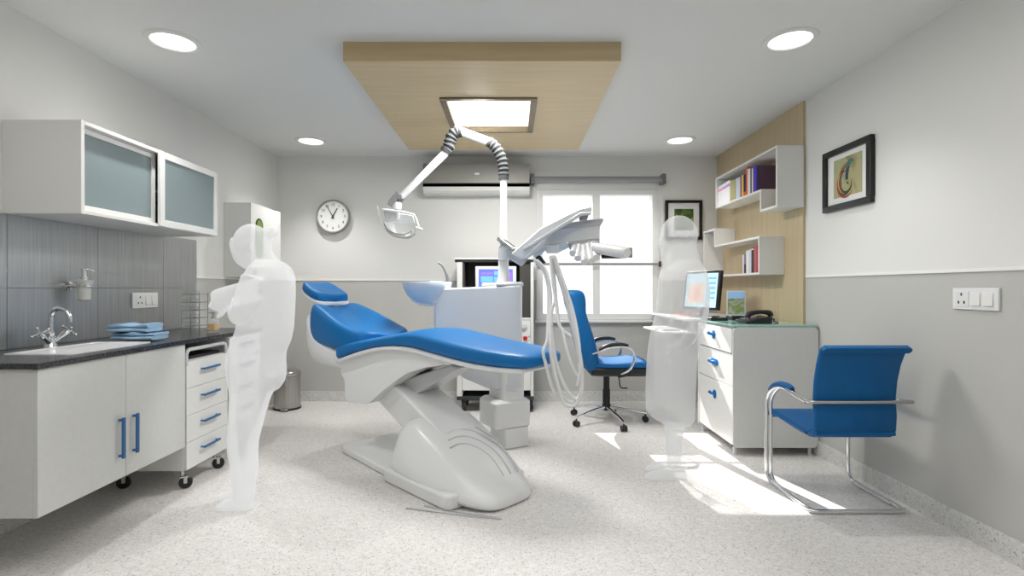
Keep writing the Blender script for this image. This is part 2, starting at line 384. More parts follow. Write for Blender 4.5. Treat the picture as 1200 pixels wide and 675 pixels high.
# sink cabinet
sc = thing('sink_cabinet', 'white wall-hung sink cabinet with two doors and upright blue bar handles', 'cabinet', (-2.3, 2.64, .28))
b = MB(); b.box(LEFT, CF-.02, 2.152, 2.17, .28, .909); b.box(LEFT, CF-.02, 3.106, 3.124, .28, .909); b.box(LEFT, CF-.02, 2.17, 3.106, .28, .298); b.box(LEFT, LEFT+.012, 2.17, 3.106, .298, .909)
b.build('carcass', M['white2'], sc, bevel=.002)
for y0, y1, hy in ((2.152, 2.6435, 2.598), (2.6465, 3.124, 2.694)):
    d = MB().box(CF-.02, CF, y0, y1, .28, .907).build('door', M['white2'], sc, bevel=.002)
    h = MB(); h.box(CF+.018, CF+.03, hy-.008, hy+.008, .385, .592); h.box(CF, CF+.018, hy-.006, hy+.006, .392, .404); h.box(CF, CF+.018, hy-.006, hy+.006, .573, .585)
    tag(h.build('handle', M['blue_handle'], d, bevel=.002), 'blue bar handle')
# worktop with a hole for the sink
SX0, SX1, SY0, SY1 = -2.40, -2.085, 2.41, 2.96
wk = MB(); wx0, wx1, wy0, wy1, wz0, wz1 = LEFT+.002, CF+.012, 2.14, 4.06, .909, .934
wk.box(wx0, wx1, wy0, SY0, wz0, wz1); wk.box(wx0, wx1, SY1, wy1, wz0, wz1); wk.box(wx0, SX0, SY0, SY1, wz0, wz1); wk.box(SX1, wx1, SY0, SY1, wz0, wz1)
tag(wk.build('worktop', M['granite'], smooth=0), 'long black speckled worktop along the left wall', 'worktop')
sk = thing('sink', 'white rectangular sink set into the black worktop under the tap', 'sink', (-2.24, 2.69, .934))
rings = []
cx, cy = (SX0+SX1)/2, (SY0+SY1)/2
for w, h, z, r in ((.012, .012, .9345, .03), (.010, .010, .940, .03), (-.03, -.03, .940, .05), (-.045, -.045, .915, .06), (-.09, -.09, .80, .07), (-.25, -.4, .785, .02)):
    rings.append([(cx+a, cy+c, z) for a, c in rrect(SX1-SX0+w, SY1-SY0+h, r)])
MB().loft(rings, cap=True).build('basin', M['plastic'], sk, smooth=40)
MB().lathe([(.012, 0), (.012, .004), (.006, .006)], (SX0+.035, 2.70, .905), (1, 0, .3), 14).build('overflow_ring', M['steel'], sk)
# tap
tp = thing('mixer_tap', 'chrome mixer tap with swan neck spout and two cross handles', 'tap', (-2.45, 2.72, .934))
bx, by, bz = -2.45, 2.72, .934
MB().lathe([(.03, 0), (.028, .01), (.02, .025), (.018, .06), (.02, .075), (.014, .085)], (bx, by, bz)).build('body', M['chrome'], tp)
MB().tube([(bx, by, bz+.05), (bx, by, bz+.15), (bx+.012, by, bz+.19), (bx+.045, by, bz+.207), (bx+.08, by, bz+.195), (bx+.098, by, bz+.165), (bx+.1, by, bz+.135)], .0125, 14, 6).build('spout', M['chrome'], tp)
for sgn in (-1, 1):
    a = Vector((bx, by, bz+.02)); e_ = a+Vector((0.02, sgn*.075, .055)); dd = (e_-a).normalized()
    h = MB(); h.tube([a, a+dd*.05, e_], [.014, .011, .016], 12); h.cyl(e_, e_+dd*.02, .012)
    s1 = dd.cross(Vector((1, 0, 0))).normalized(); s2 = dd.cross(s1)
    for v in (s1+s2, s1-s2):
        v = v.normalized(); h.cyl(e_+dd*.016-v*.036, e_+dd*.016+v*.036, .0055, n=10)
        for k in (-1, 1): h.ell(e_+dd*.016+v*.036*k, .0075, 10, 6)
    h.build('handle', M['chrome'], tp)
# wall soap dispenser
sd = thing('soap_dispenser', 'frosted wall soap dispenser with chrome pump above the tap', 'soap dispenser', (LEFT+.09, 2.99, 1.17))
c = Vector((-2.50, 2.99, 1.175))
h = MB(); h.lathe([(.028, 0), (.028, .012), (.012, .016), (.012, .06)], (LEFT+.0098, 2.97, 1.262), (1, 0, 0), 18)
h.loft([[(c.x+r*math.cos(2*PI*k/24), c.y+r*math.sin(2*PI*k/24), z) for k in range(24)] for r, z in ((.036, 1.255), (.044, 1.255), (.044, 1.27), (.036, 1.27))], close=True, cap=False)
h.build('bracket', M['chrome'], sd)
MB().lathe([(.024, 0), (.033, .008), (.0345, .085), (.044, .105), (.046, .12), (.02, .125)], c).build('bottle', M['frost'], sd)
MB().lathe([(.018, .122), (.018, .14), (.012, .142), (.012, .175), (.016, .178), (.016, .188), (.004, .19)], c).tube([c+Vector((0, 0, .182)), c+Vector((.02, .02, .186)), c+Vector((.03, .035, .178))], .005, 8).build('pump', M['chrome'], sd)
# wall sockets
def socket(name, label, x, ycs, z0, z1, nrm, nsw):
    s = thing(name, label, 'socket', (x, sum(ycs)/2, (z0+z1)/2)); y0, y1 = ycs; L = y1-y0; H = z1-z0; zc = (z0+z1)/2
    MB().box(x, x+nrm*.012, y0, y1, z0, z1).build('plate', M['plastic'], s, bevel=.003)
    far = y1 > y0 and nrm < 0
    cy = y1-L*.24 if nrm < 0 else y0+L*.26
    if nrm < 0: cy = y1-L*.22
    MB().box(x+nrm*.012, x+nrm*.0145, cy-L*.16, cy+L*.16, zc-H*.36, zc+H*.36).build('outlet', M['white'], s, bevel=.001)
    for dy, dz in ((0, .022), (-.016, -.018), (.016, -.018)): MB().box(x+nrm*.0145, x+nrm*.0155, cy+dy-.004, cy+dy+.004, zc+dz-.007, zc+dz+.007).build('pin_slot', M['dark_grey'], s, smooth=0)
    for k in range(nsw):
        yy = (y0+L*(.58+.25*k)) if nrm > 0 else (y1-L*(.53+.27*k)); w = L*.10
        MB().prism([(x+nrm*.012, yy-w, zc-H*.3), (x+nrm*.02, yy-w, zc-H*.3), (x+nrm*.014, yy-w, zc+H*.3), (x+nrm*.012, yy-w, zc+H*.3)], (0, 2*w, 0)).build('rocker_switch', M['white'], s, bevel=.0008)
socket('wall_socket', 'white socket plate on the steel splashback behind the towels', LEFT+.0098, (3.475, 3.72), 1.11, 1.218, 1, 2)
socket('wall_socket', 'white socket plate on the right wall above the blue visitor chair', RIGHT, (2.39, 2.64), 1.142, 1.25, -1, 2)
# folded towels
def towel(z, h, x0, x1, y0, y1, label, seed):
    random.seed(seed); b = MB()
    prof = []
    for k in range(3):
        prof.append((k, z+h*k/3))
    n = 14
    for k in range(2):
        zz0, zz1 = z+h*k/2+.001, z+h*(k+1)/2
        rings = []
        for i in range(n+1):
            t_ = i/n; x = x0+(x1-x0)*t_; wv = .005*math.sin(t_*9+seed+k*2)
            yy0 = y0+.012*math.sin(t_*6+seed)+(.015 if k == 1 else 0); yy1 = y1+.01*math.sin(t_*5+k)
            zm = (zz0+zz1)/2; hz = (zz1-zz0)/2
            ring = []
            for j in range(16):
                a = 2*PI*j/16; ca, sa = math.cos(a), math.sin(a)
                ring.append((x, (yy0+yy1)/2+(yy1-yy0)/2*math.copysign(abs(ca)**.35, ca), zm+hz*math.copysign(abs(sa)**.6, sa)+wv*(1 if k else .2)*(sa > -.2)))
            rings.append(ring)
        b.loft(rings)
    return tag(b.build('folded_towel', M['towel'], smooth=60), label, 'towel', 'folded blue towels beside the sink')
towel(.942, .045, -2.36, -2.12, 3.0, 3.17, 'lower folded light blue towel lying on the worktop', 1)
towel(.99, .045, -2.375, -2.145, 3.0, 3.155, 'upper folded light blue towel, on top of the other one', 4)
# wire rack
rk = thing('wire_rack', 'tiered chrome wire rack with clear shelves on the worktop corner', 'rack', (-2.33, 3.76, .934))
rx0, rx1, ry0, ry1 = -2.40, -2.27, 3.72, 3.82
b = MB()
for x in (rx0, rx1, (rx0+rx1)/2):
    for y in (ry0, ry1): b.cyl((x, y, .934), (x, y, 1.215), .0025, n=8)
b.build('uprights', M['steel'], rk)
for k in range(5):
    z = .975+k*.057; h = MB()
    h.tube([(rx0, ry0, z), (rx1, ry0, z), (rx1, ry1, z), (rx0, ry1, z), (rx0, ry0, z)], .0025, 8)
    t_ = h.build('tier', M['steel'], rk)
    MB().box(rx0+.004, rx1-.004, ry0+.004, ry1-.004, z-.002, z+.002).box(rx0+.004, rx1-.004, ry0+.004, ry0+.006, z+.002, z+.03).build('clear_tray', M['clear'], t_, smooth=0)
# hand soap bottle
sp = thing('soap_bottle', 'small clear bottle of amber soap standing at the worktop edge', 'bottle', (-2.09, 3.58, .934))
c = Vector((-2.09, 3.58, .934))
MB().loft([[c+Vector((x, y, z)) for x, y in rrect(w, w, .012, 4)] for w, z in ((.06, 0), (.066, .004), (.066, .085), (.05, .098), (.026, .104))]).build('bottle', M['clear'], sp)
MB().loft([[c+Vector((x, y, z)) for x, y in rrect(w, w, .01, 4)] for w, z in ((.052, .02), (.058, .024), (.058, .066))]).build('liquid', M['amber'], sp)
MB().lathe([(.014, .104), (.014, .116), (.006, .117), (.006, .137), (.012, .139), (.012, .146)], c, n=14).tube([c+Vector((0, 0, .143)), c+Vector((-.03, -.012, .143))], .004, 8).build('pump', M['grey'], sp)

# drawer trolley on castors
T0, T1 = 3.137, 3.593
tr = thing('drawer_trolley', 'white drawer trolley on black castors under the worktop with four blue handles', 'trolley', (-2.24, 3.365, 0))
b = MB(); TB, TT = .127, .80
b.box(-2.50, CF-.018, T0, T0+.016, TB, TT); b.box(-2.50, CF-.018, T1-.016, T1, TB, TT); b.box(-2.50, -2.485, T0+.016, T1-.016, TB, TT)
b.box(-2.485, CF-.018, T0+.016, T1-.016, TB, TB+.016); b.box(-2.485, CF-.018, T0+.016, T1-.016, TT-.016, TT); b.build('body', M['white'], tr, bevel=.002)
b = MB(); rz, y0, y1 = .868, T0+.01, T1-.01
b.tube([(CF-.01, y0, TT-.03), (CF-.01, y0, rz-.03), (CF-.01, y0+.009, rz-.009), (CF-.01, y0+.03, rz), (CF-.01, y1-.03, rz), (CF-.01, y1-.009, rz-.009), (CF-.01, y1, rz-.03), (CF-.01, y1, TT-.03)], .0125, 12)
b.build('push_rail', M['plastic_grey'], tr)
MB().box(-2.45, CF-.04, T0+.03, T1-.03, TT, TT+.02).build('top_tray', M['black'], tr, bevel=.004)
dh = (TT-TB-.006)/4
for k in range(4):
    z0 = TB+.003+k*dh
    d = MB().box(CF-.018, CF, T0+.002, T1-.002, z0+.001, z0+dh-.001).build('drawer', M['white'], tr, bevel=.0015)
    zz = z0+dh*.62; ym = (T0+T1)/2; h = MB(); h.box(CF+.02, CF+.031, ym-.09, ym+.09, zz-.007, zz+.007); h.box(CF, CF+.02, ym-.086, ym-.076, zz-.005, zz+.005); h.box(CF, CF+.02, ym+.076, ym+.086, zz-.005, zz+.005)
    tag(h.build('handle', M['blue_handle'], d, bevel=.002), 'blue bar handle')
def caster(parent, x, y, r=.04, a=0., ztop=.127, wm=None, fm=None):
    dx, dy = math.cos(a), math.sin(a)
    f = MB(); f.cyl((x, y, r*1.9), (x, y, ztop), .01, n=12); o_ = Vector((x+dx*r*.5, y+dy*r*.5, r)); sx = Vector((-dy, dx, 0))
    f.obox(Vector((x+dx*r*.25, y+dy*r*.25, r*2.0)), (dx*r*.6, dy*r*.6, 0), sx*.02, (0, 0, .005))
    for k in (-1, 1): f.obox(o_+sx*k*.018+Vector((0, 0, r*.5)), (dx*r*.25, dy*r*.25, 0), sx*.003, (0, 0, r*.55))
    cst = f.build('caster', fm or M['steel'], parent, bevel=.001)
    MB().lathe([(r*.5, -.013), (r*.9, -.012), (r, -.007), (r, .007), (r*.9, .012), (r*.5, .013)], o_, sx, 22).build('wheel', wm or M['black'], cst)
for x, y in ((CF-.06, T0+.05), (CF-.06, T1-.05), (-2.44, T0+.05), (-2.44, T1-.05)): caster(tr, x, y, .038, .5)
# wall-hung drawer cabinet at the far end
D0, D1 = 3.61, 4.05
dc = thing('drawer_cabinet', 'white wall-hung four drawer cabinet seen through the pale figure', 'cabinet', (-2.3, 3.83, .28))
b = MB(); b.box(LEFT, CF-.02, D0, D0+.016, .28, .909); b.box(LEFT, CF-.02, D1-.016, D1, .28, .909); b.box(LEFT, CF-.02, D0+.016, D1-.016, .28, .296); b.box(LEFT, LEFT+.01, D0+.016, D1-.016, .296, .909)
b.build('carcass', M['white'], dc, bevel=.002); dh = (.909-.28-.006)/4
for k in range(4):
    z0 = .283+k*dh; d = MB().box(CF-.02, CF, D0+.001, D1-.001, z0+.001, z0+dh-.001).build('drawer', M['white'], dc, bevel=.0015)
    zz = z0+dh*.6; ym = (D0+D1)/2; h = MB(); h.box(CF+.02, CF+.031, ym-.09, ym+.09, zz-.007, zz+.007); h.box(CF, CF+.02, ym-.086, ym-.076, zz-.005, zz+.005); h.box(CF, CF+.02, ym+.076, ym+.086, zz-.005, zz+.005)
    tag(h.build('handle', M['blue_handle'], d, bevel=.002), 'blue bar handle')
# tall wall cabinet with green slot
HX, HY0, HY1, HZ0, HZ1 = -2.356, 4.605, 5.197, 1.346, 2.02
hc = thing('dispenser_cabinet', 'plain white wall cabinet with a slim rounded green window in its front', 'cabinet', (-2.47, 4.9, HZ0))
MB().box(LEFT+.0, HX-.004, HY0, HY1, HZ0, HZ1).build('carcass', M['white'], hc, bevel=.004)
dd = MB().box(HX-.003, HX+.008, HY0, HY1, HZ0, HZ1).build('door', M['white'], hc, bevel=.003)
def slot(yc, zc, w, h, x, t_): return MB().prism([(x, yc+a, zc+c) for a, c in rrect(w, h, w/2-.001, 10)], (t_, 0, 0))
slot(4.755, 1.71, .135, .37, HX+.008, .004).build('slot_rim', M['black'], dd)
slot(4.755, 1.71, .105, .34, HX+.0122, .002).build('slot_window', M['green'], dd)
MB().box(HX+.008, HX+.02, 4.635, 4.70, 1.372, 1.425).build('lock', M['grey'], dd, bevel=.003)
# bin
bi = thing('pedal_bin', 'brushed steel pedal bin on the floor beside the back wall', 'bin', (-2.33, 5.32, 0))
c = Vector((-2.335, 5.32, 0))
MB().lathe([(.128, .018), (.13, .03), (.13, .345), (.127, .345)], c, n=36).build('drum', M['brushed_bin'], bi)
MB().lathe([(.131, .348), (.133, .352), (.133, .375), (.125, .39), (.09, .402), (.02, .408)], c, n=36).build('lid', M['brushed_bin'], bi)
MB().lathe([(.134, 0), (.137, .004), (.137, .016), (.13, .02)], c, n=36).build('base_ring', M['black'], bi)
MB().prism([(c.x+.04+a*1., c.y-.155+d, .018) for a, d in rrect(.07, .06, .02, 5)], (0, 0, .012)).build('pedal', M['steel'], bi, bevel=.003)
# clock
ck = thing('wall_clock', 'round wall clock with white dial and grey rim showing five to one', 'clock', (-1.972, BACK-.06, 1.86))
c = Vector((-1.963, BACK, 2.035))
MB().lathe([(.165, .0), (.178, .0), (.187, .02), (.187, .05), (.180, .062), (.170, .062), (.166, .045), (.160, .03)], c, (0, -1, 0), 64).build('rim', mat('clock_rim', (150, 150, 148), .3, metal=.3), ck)
MB().lathe([(.169, .036), (.169, .045)], c, (0, -1, 0), 64).build('dial', mat('clock_dial', (240, 240, 238), .5), ck, smooth=0)
def text_mesh(txt, size):
    cu = bpy.data.curves.new('txt', 'FONT'); cu.body = txt; cu.size = size; cu.align_x = 'CENTER'; cu.align_y = 'CENTER'; cu.extrude = .0006
    o = bpy.data.objects.new('txt', cu); COL.objects.link(o); bpy.context.view_layer.update()
    me = bpy.data.meshes.new_from_object(o.evaluated_get(bpy.context.evaluated_depsgraph_get()))
    bpy.data.objects.remove(o); return me
nb = MB()
for k in range(1, 13):
    a = math.radians(90-30*k); me = text_mesh(str(k), .042)
    me.transform(Matrix.Translation(c+Vector((.128*math.cos(a), -.0465, .128*math.sin(a)))) @ Matrix.Rotation(PI/2, 4, 'X')); nb.bm.from_mesh(me)
nb.build('numerals', M['black'], ck, smooth=0)
def hand(ang, L, w, y, nm):
    a = math.radians(90-ang); d = Vector((math.cos(a), 0, math.sin(a))); s = Vector((-d.z, 0, d.x)); o_ = c+Vector((0, y, 0))
    MB().prism([o_-d*.03-s*w, o_+d*L-s*w*.6, o_+d*L+s*w*.6, o_-d*.03+s*w], (0, -.002, 0)).build(nm, M['black'], ck, smooth=0)
hand(28, .1, .0065, -.049, 'hour_hand'); hand(330, .145, .0045, -.052, 'minute_hand')
MB().cyl(c+Vector((0, -.045, 0)), c+Vector((0, -.056, 0)), .009, n=14).build('hub', M['black'], ck)
# air conditioner
ac = thing('air_conditioner', 'silver fronted wall air conditioner with black slot under the ceiling', 'air conditioner', (-.38, BACK-.1, 2.26))
ax0, ax1, ay = -.95, .19, 5.46
MB().box(ax0, ax1, ay, BACK, 2.366, 2.58).build('front_panel', M['ac'], ac, bevel=.008)
MB().box(ax0, ax1, ay, BACK, 2.333, 2.364).build('air_slot', mat('air_slot_black', (4, 4, 4), 1., spec=0), ac, smooth=0)
MB().prism([(ax0, ay, 2.332), (ax0, ay+.005, 2.29), (ax0, ay+.04, 2.265), (ax0, BACK, 2.262), (ax0, BACK, 2.332)], (ax1-ax0, 0, 0)).build('lower_flap', M['white'], ac, bevel=.004)
MB().prism([(-.373+a, ay-.002, 2.468+d) for a, d in rrect(.05, .022, .006, 4)], (0, .002, 0)).build('badge', M['dado'], ac)
# framed pictures
def picture(name, label, c0, wvec, h, fw, art, nrm, frac):
    """c0: lower corner on the wall, wvec along the wall, nrm into the room"""
    c0, wv, n = Vector(c0), Vector(wvec), Vector(nrm); W = wv.length; u = wv.normalized(); z = Vector((0, 0, 1))
    r = thing(name, label, 'picture', c0+wv/2)
    def slab(a0, a1, b0, b1, d0, d1): return [c0+u*a0+z*b0+n*d0, c0+u*a1+z*b0+n*d0, c0+u*a1+z*b1+n*d0, c0+u*a0+z*b1+n*d0], n*(d1-d0)
    f = MB()
    for a in ((0, W, 0, fw), (0, W, h-fw, h), (0, fw, fw, h-fw), (W-fw, W, fw, h-fw)): f.prism(*slab(*a, 0, .03))
    f.build('frame', M['frame_black'], r, bevel=.003)
    MB().prism(*slab(fw, W-fw, fw, h-fw, .002, .012)).build('mat_board', M['paper'], r, smooth=0)
    a0, a1, b0, b1 = frac
    MB().prism(*slab(W*a0, W*a1, h*b0, h*b1, .0125, .014)).build('print', art, r, smooth=0)
    return r
picture('framed_picture', 'black framed flower photo on the back wall beside the window', (1.69, BACK, 1.783), (.404, 0, 0), .434, .03, M['art2'], (0, -1, 0), (.25, .77, .24, .78))
pic = picture('framed_picture', 'black framed abstract painting on the right wall above the visitor chair', (RIGHT, 3.72, 1.79), (0, -.50, 0), .43, .042, M['art1'], (-1, 0, 0), (.22, .8, .2, .82))

prn = [o for o in pic.children if o.name.startswith('print')][0]
def stroke(pts, ws, rgb, lift):
    q_ = [Vector((RIGHT-lift, 3.47-a, 1.995+z)) for a, z in pts]; up_, dn_ = [], []
    for i, p_ in enumerate(q_):
        d = (q_[min(i+1, len(q_)-1)]-q_[max(i-1, 0)]).normalized(); n_ = Vector((0, -d.z, d.y)); up_.append(p_+n_*ws[i]); dn_.append(p_-n_*ws[i])
    b = MB()
    for i in range(len(q_)-1):
        v = [b.bm.verts.new(k) for k in (up_[i], up_[i+1], dn_[i+1], dn_[i])]; b.face(v)
    return b.build('brush_stroke', mat('paint', rgb, .5), prn, smooth=0)
def arc(cx_, cz_, r, a0, a1, n=18, e=1.): return [(cx_+r*math.cos(math.radians(a0+(a1-a0)*i/n)), cz_+r*e*math.sin(math.radians(a0+(a1-a0)*i/n))) for i in range(n+1)]
def tap(n, w): return [w*math.sin(PI*(i+.4)/(n+.8)) for i in range(n+1)]
for cx_, cz_, r, a0, a1, w_, e_, rgb, lf in ((-.01, -.035, .085, 60, 330, .012, 1.05, (150, 70, 44), .0146), (.045, -.01, .125, 95, 235, .008, 1., (168, 64, 40), .0148), (.03, -.02, .095, 90, 200, .006, 1.2, (60, 44, 34), .0149),
                            (-.005, -.04, .055, 150, 400, .009, 1., (44, 60, 46), .0150), (.0, -.05, .03, -60, 160, .008, 1.1, (176, 150, 66), .0151), (-.02, -.06, .06, 200, 330, .005, .8, (30, 26, 24), .0152),
                            (.05, .03, .05, 200, 60, .02, 1.6, (58, 120, 108), .0145), (.03, .01, .03, 250, 80, .016, 2., (26, 62, 76), .0147), (-.02, -.02, .07, 110, 250, .004, 1., (206, 186, 120), .0153)):
    stroke(arc(cx_, cz_, r, a0, a1, 18, e_), tap(18, w_), rgb, lf)
# ------------------------------------------------------------------ right wall: panel, shelves, books
tag(MB().box(RIGHT-.02, RIGHT, 3.982, BACK, .95, CEIL).build('wood_wall_panel', M['wood_v'], smooth=0), 'tall pale wood panel on the right wall behind the white shelves', 'wall panel')
RX = RIGHT-.02
def shelf(label, pts, x0, x1, th):
    """pts: closed (y,z) outline of the board centre line ; open at its front"""
    b = MB(); n = len(pts)
    for i in range(n-1):
        (y0, z0), (y1, z1) = pts[i], pts[i+1]
        if abs(z0-z1) < 1e-4: b.box(x0, x1, min(y0, y1)-th/2, max(y0, y1)+th/2, z0-th/2, z0+th/2)
        else: b.box(x0, x1, y0-th/2, y0+th/2, min(z0, z1)+th/2, max(z0, z1)-th/2)
    return tag(b.build('wall_shelf', M['white'], bevel=.0015), label, 'shelf', 'white stepped wall shelves')
SX = 2.055; th = .018
shelf('upper white stepped wall shelf with a long row of books', [(3.98, 2.349), (5.16, 2.349), (5.16, 2.058), (4.235, 2.058), (4.235, 1.888), (3.98, 1.888), (3.98, 2.349)], SX, RX, th)
shelf('lower white stepped wall shelf with few books, above the monitor', [(4.265, 1.673), (5.20, 1.673), (5.20, 1.846), (5.49, 1.846), (5.49, 1.371), (4.265, 1.371), (4.265, 1.673)], SX, RX, th)
def book(y0, y1, z0, z1, rgb, label, grp, dep=.17, band=None, x=None):
    xf = (SX+.02) if x is None else x; m = mat('book_cover', rgb, .5)
    r = thing('book', label, 'book', ((xf+dep/2), (y0+y1)/2, z0), 0, grp); t_ = .002
    y0 += .0006; y1 -= .0006
    c = MB(); c.box(xf, xf+.004, y0, y1, z0, z1); c.box(xf+.004, xf+dep, y0, y0+t_, z0, z1); c.box(xf+.004, xf+dep, y1-t_, y1, z0, z1); c.build('cover', m, r, smooth=0)
    MB().box(xf+.004, xf+dep-.004, y0+t_, y1-t_, z0+.003, z1-.003).build('pages', M['paper'], r, smooth=0)
    if band: MB().box(xf-.0006, xf, y0, y1, z1-band[1], z1-band[2]).build('spine_band', mat('spine_band', band[0], .5), r, smooth=0)
zs = 2.058+th/2+.001; g1 = 'books on the upper wall shelf'
def Yof(px, x): return F*x/(px-600)
xb = SX+.02
def row(items, z, grp, tops):
    for (p0, p1, rgb, lab, h, band) in items:
        book(Yof(p1, xb), Yof(p0, xb), z, z+h, rgb, lab, grp, .175, band)
row([(841.8, 846.6, (226, 224, 226), 'white book with pink band at the far end of upper shelf', .20, ((226, 150, 180), .055, .03)),
     (846.6, 850.9, (230, 228, 230), 'second white book with lilac band from the far end of upper shelf', .205, ((200, 150, 196), .055, .03)),
     (850.9, 855.4, (232, 230, 230), 'third white book with lilac band, beside the olive book', .21, ((190, 140, 200), .055, .03)),
     (855.4, 861.8, (172, 166, 118), 'plain olive book on the upper shelf', .195, None),
     (862.4, 867.3, (206, 210, 222), 'pale blue grey book beside the olive one', .195, None),
     (867.8, 869.3, (150, 70, 120), 'thin purple book beside the yellow one', .2, None),
     (869.3, 871.3, (226, 196, 40), 'thin yellow book on the upper shelf', .2, None),
     (871.3, 874.2, (36, 34, 70), 'navy book with orange foot on the upper shelf', .195, ((230, 90, 30), .185, .155)),
     (874.2, 876.2, (226, 90, 30), 'tall bright orange book on the upper shelf', .245, None),
     (876.2, 879.2, (222, 220, 222), 'broad white book beside the tall orange one', .225, None),
     (879.2, 881.0, (58, 66, 68), 'dark grey book on the upper shelf', .225, None),
     (881.0, 882.4, (226, 226, 222), 'thin white book beside the dark grey one', .215, None),
     (882.4, 884.2, (128, 58, 62), 'maroon book beside the blue one', .23, None)], zs, g1, None)
y1 = Yof(884.2, xb); y0 = Yof(887., xb)
r = thing('book', 'large purple book with bright blue spine at the near end of the row', 'book', (2.16, (y0+y1)/2, zs), 0, g1)
MB().box(xb-.004, xb, y0, y1, zs, zs+.222).build('spine', mat('spine_blue', (40, 44, 200), .4), r, smooth=0)
c = MB(); c.box(xb, RX-.004, y0, y0+.003, zs, zs+.222); c.box(xb, RX-.004, y1-.003, y1, zs, zs+.222); c.build('cover', mat('cover_purple', (84, 62, 84), .4), r, smooth=0)
MB().box(xb, RX-.01, y0+.003, y1-.003, zs+.003, zs+.218).build('pages', M['paper'], r, smooth=0)
z2 = 1.371+th/2+.001; g2 = 'books on the lower wall shelf'; xb = SX+.02
row([(870.0, 871.8, (222, 200, 214), 'thin pinkish white book at the far end of lower shelf', .165, None),
     (871.9, 874.3, (24, 26, 36), 'black book with grey top at the far end of lower shelf', .17, ((120, 124, 140), .09, 0)),
     (874.4, 877.2, (224, 224, 218), 'cream white book on the lower shelf', .2, None),
     (877.3, 880.4, (196, 200, 210), 'silver grey book on the lower shelf', .205, None),
     (880.5, 883.2, (20, 22, 24), 'tall black book on the lower shelf', .215, ((220, 220, 220), .018, .006)),
     (883.3, 884.9, (196, 60, 70), 'thin pale red book beside the black one', .225, None),
     (885.0, 886.2, (120, 128, 130), 'thin grey book between two red ones', .225, None),
     (886.2, 889.0, (178, 22, 30), 'thick red book at the near end of lower shelf', .225, None)], z2, g2, None)

# ------------------------------------------------------------------ desk
DX = 1.640; DY0, DY1, DZ0, DZ1 = 3.80, 4.52, .062, .962
dk = thing('desk_pedestal', 'white desk pedestal with three drawers and blue pulls by the right wall', 'cabinet', (1.95, 4.15, 0))
MB().prism([((DX+2.277)/2+a, DY0, (DZ0+DZ1)/2+d) for a, d in rrect(2.277-DX, DZ1-DZ0, .045, 8)], (0, .02, 0)).build('end_panel', M['white2'], dk, bevel=.003)
b = MB(); b.box(DX+.02, 2.27, DY0+.02, DY1, DZ0+.01, DZ1-.002); b.build('carcass', M['white'], dk, bevel=.002)
MB().prism([(DX, DY1-.02, DZ0), (2.27, DY1-.02, DZ0), (2.27, DY1-.02, DZ1), (DX, DY1-.02, DZ1)], (0, .02, 0)).build('end_panel', M['white'], dk, bevel=.003)
dz = [(.078, .505), (.510, .755), (.762, .945)]
for k, (z0, z1) in enumerate(dz):
    xf = DX-.004 if k == 2 else DX+.004
    d = MB().box(xf, xf+.018, DY0+.022, DY1-.022, z0, z1).build('drawer', M['white'], dk, bevel=.003)
    zc = (z0+z1)/2+(.10 if k == 0 else 0.02); ym = 4.15
    h = MB()
    if k == 1:
        h.prism([(xf, ym+a, zc+d_) for a, d_ in rrect(.135, .05, .024, 8)], (-.006, 0, 0)); h.tube([(xf-.003, ym-.05, zc), (xf-.03, ym-.045, zc+.004), (xf-.03, ym+.045, zc+.004), (xf-.003, ym+.05, zc)], .013, 12)
    else:
        h.lathe([(.034, 0), (.034, .005), (.012, .009)], (xf, ym, zc), (-1, 0, 0), 24); h.tube([(xf-.004, ym, zc), (xf-.028, ym, zc+.006), (xf-.032, ym+.03, zc+.012)], [.011, .011, .013], 12)
    tag(h.build('pull', M['blue_metal'], d, bevel=0), 'glossy blue drawer pull')
for x in (DX+.03, 2.23):
    for y in (DY0+.04, DY1-.04): MB().lathe([(.016, 0), (.013, .006), (.013, DZ0)], (x, y, 0), n=14).build('foot', M['plastic_grey'], dk)
# desk top and return along the back wall
top = thing('desk', 'white desk top with pale green glass edge running to the back corner', 'desk', (1.95, 4.7, .962))
MB().prism([(DX-.005, DY0-.004, .963), (2.262, DY0-.004, .963), (2.262, DY1+.0, .963), (DX-.005, DY1, .963)], (0, 0, .014)).build('glass_top', M['greenglass'], top, bevel=.003)
MB().prism([(1.56, 4.525, .955), (2.262, 4.525, .955), (2.262, 5.64, .955), (1.54, 5.64, .955), (1.54, 4.58, .955)], (0, 0, .022)).build('desk_top', M['white'], top, bevel=.003)
MB().box(1.56, 2.26, 5.60, 5.62, .0, .954).build('end_panel', M['white'], top, bevel=.002)
MB().box(2.235, 2.255, 4.53, 5.598, .3, .954).build('modesty_panel', M['white'], top, bevel=.002)
kt = thing('keyboard_tray', 'white pull-out keyboard tray beneath the desk top beside the drawers', 'tray', (1.48, 4.85, .845))
MB().prism(round_poly([Vector((1.34, 4.54, .845)), Vector((1.70, 4.54, .845)), Vector((1.70, 5.18, .845)), Vector((1.32, 5.18, .845))], .03), (0, 0, .016)).build('board', M['white'], kt, bevel=.003)
for y in (4.56, 5.14): MB().box(1.60, 1.70, y, y+.02, .861, .954).build('runner', M['plastic_grey'], kt, bevel=.002)
kb = thing('keyboard', 'low white keyboard lying on the pull-out tray', 'keyboard', (1.44, 4.84, .861))
MB().box(1.36, 1.52, 4.64, 5.05, .862, .874).build('case', M['plastic_grey'], kb, bevel=.003)
k_ = MB()
for i in range(14):
    for j in range(5): k_.box(1.37+j*.029, 1.394+j*.029, 4.65+i*.028, 4.673+i*.028, .874, .879)
k_.build('keys', M['white'], kb, smooth=0)
tag(MB().box(1.66, 1.89, 5.05, 5.3, .978, .986).build('folder', M['redpaper'], bevel=.001), 'pale red folder lying on the white desk top', 'folder')
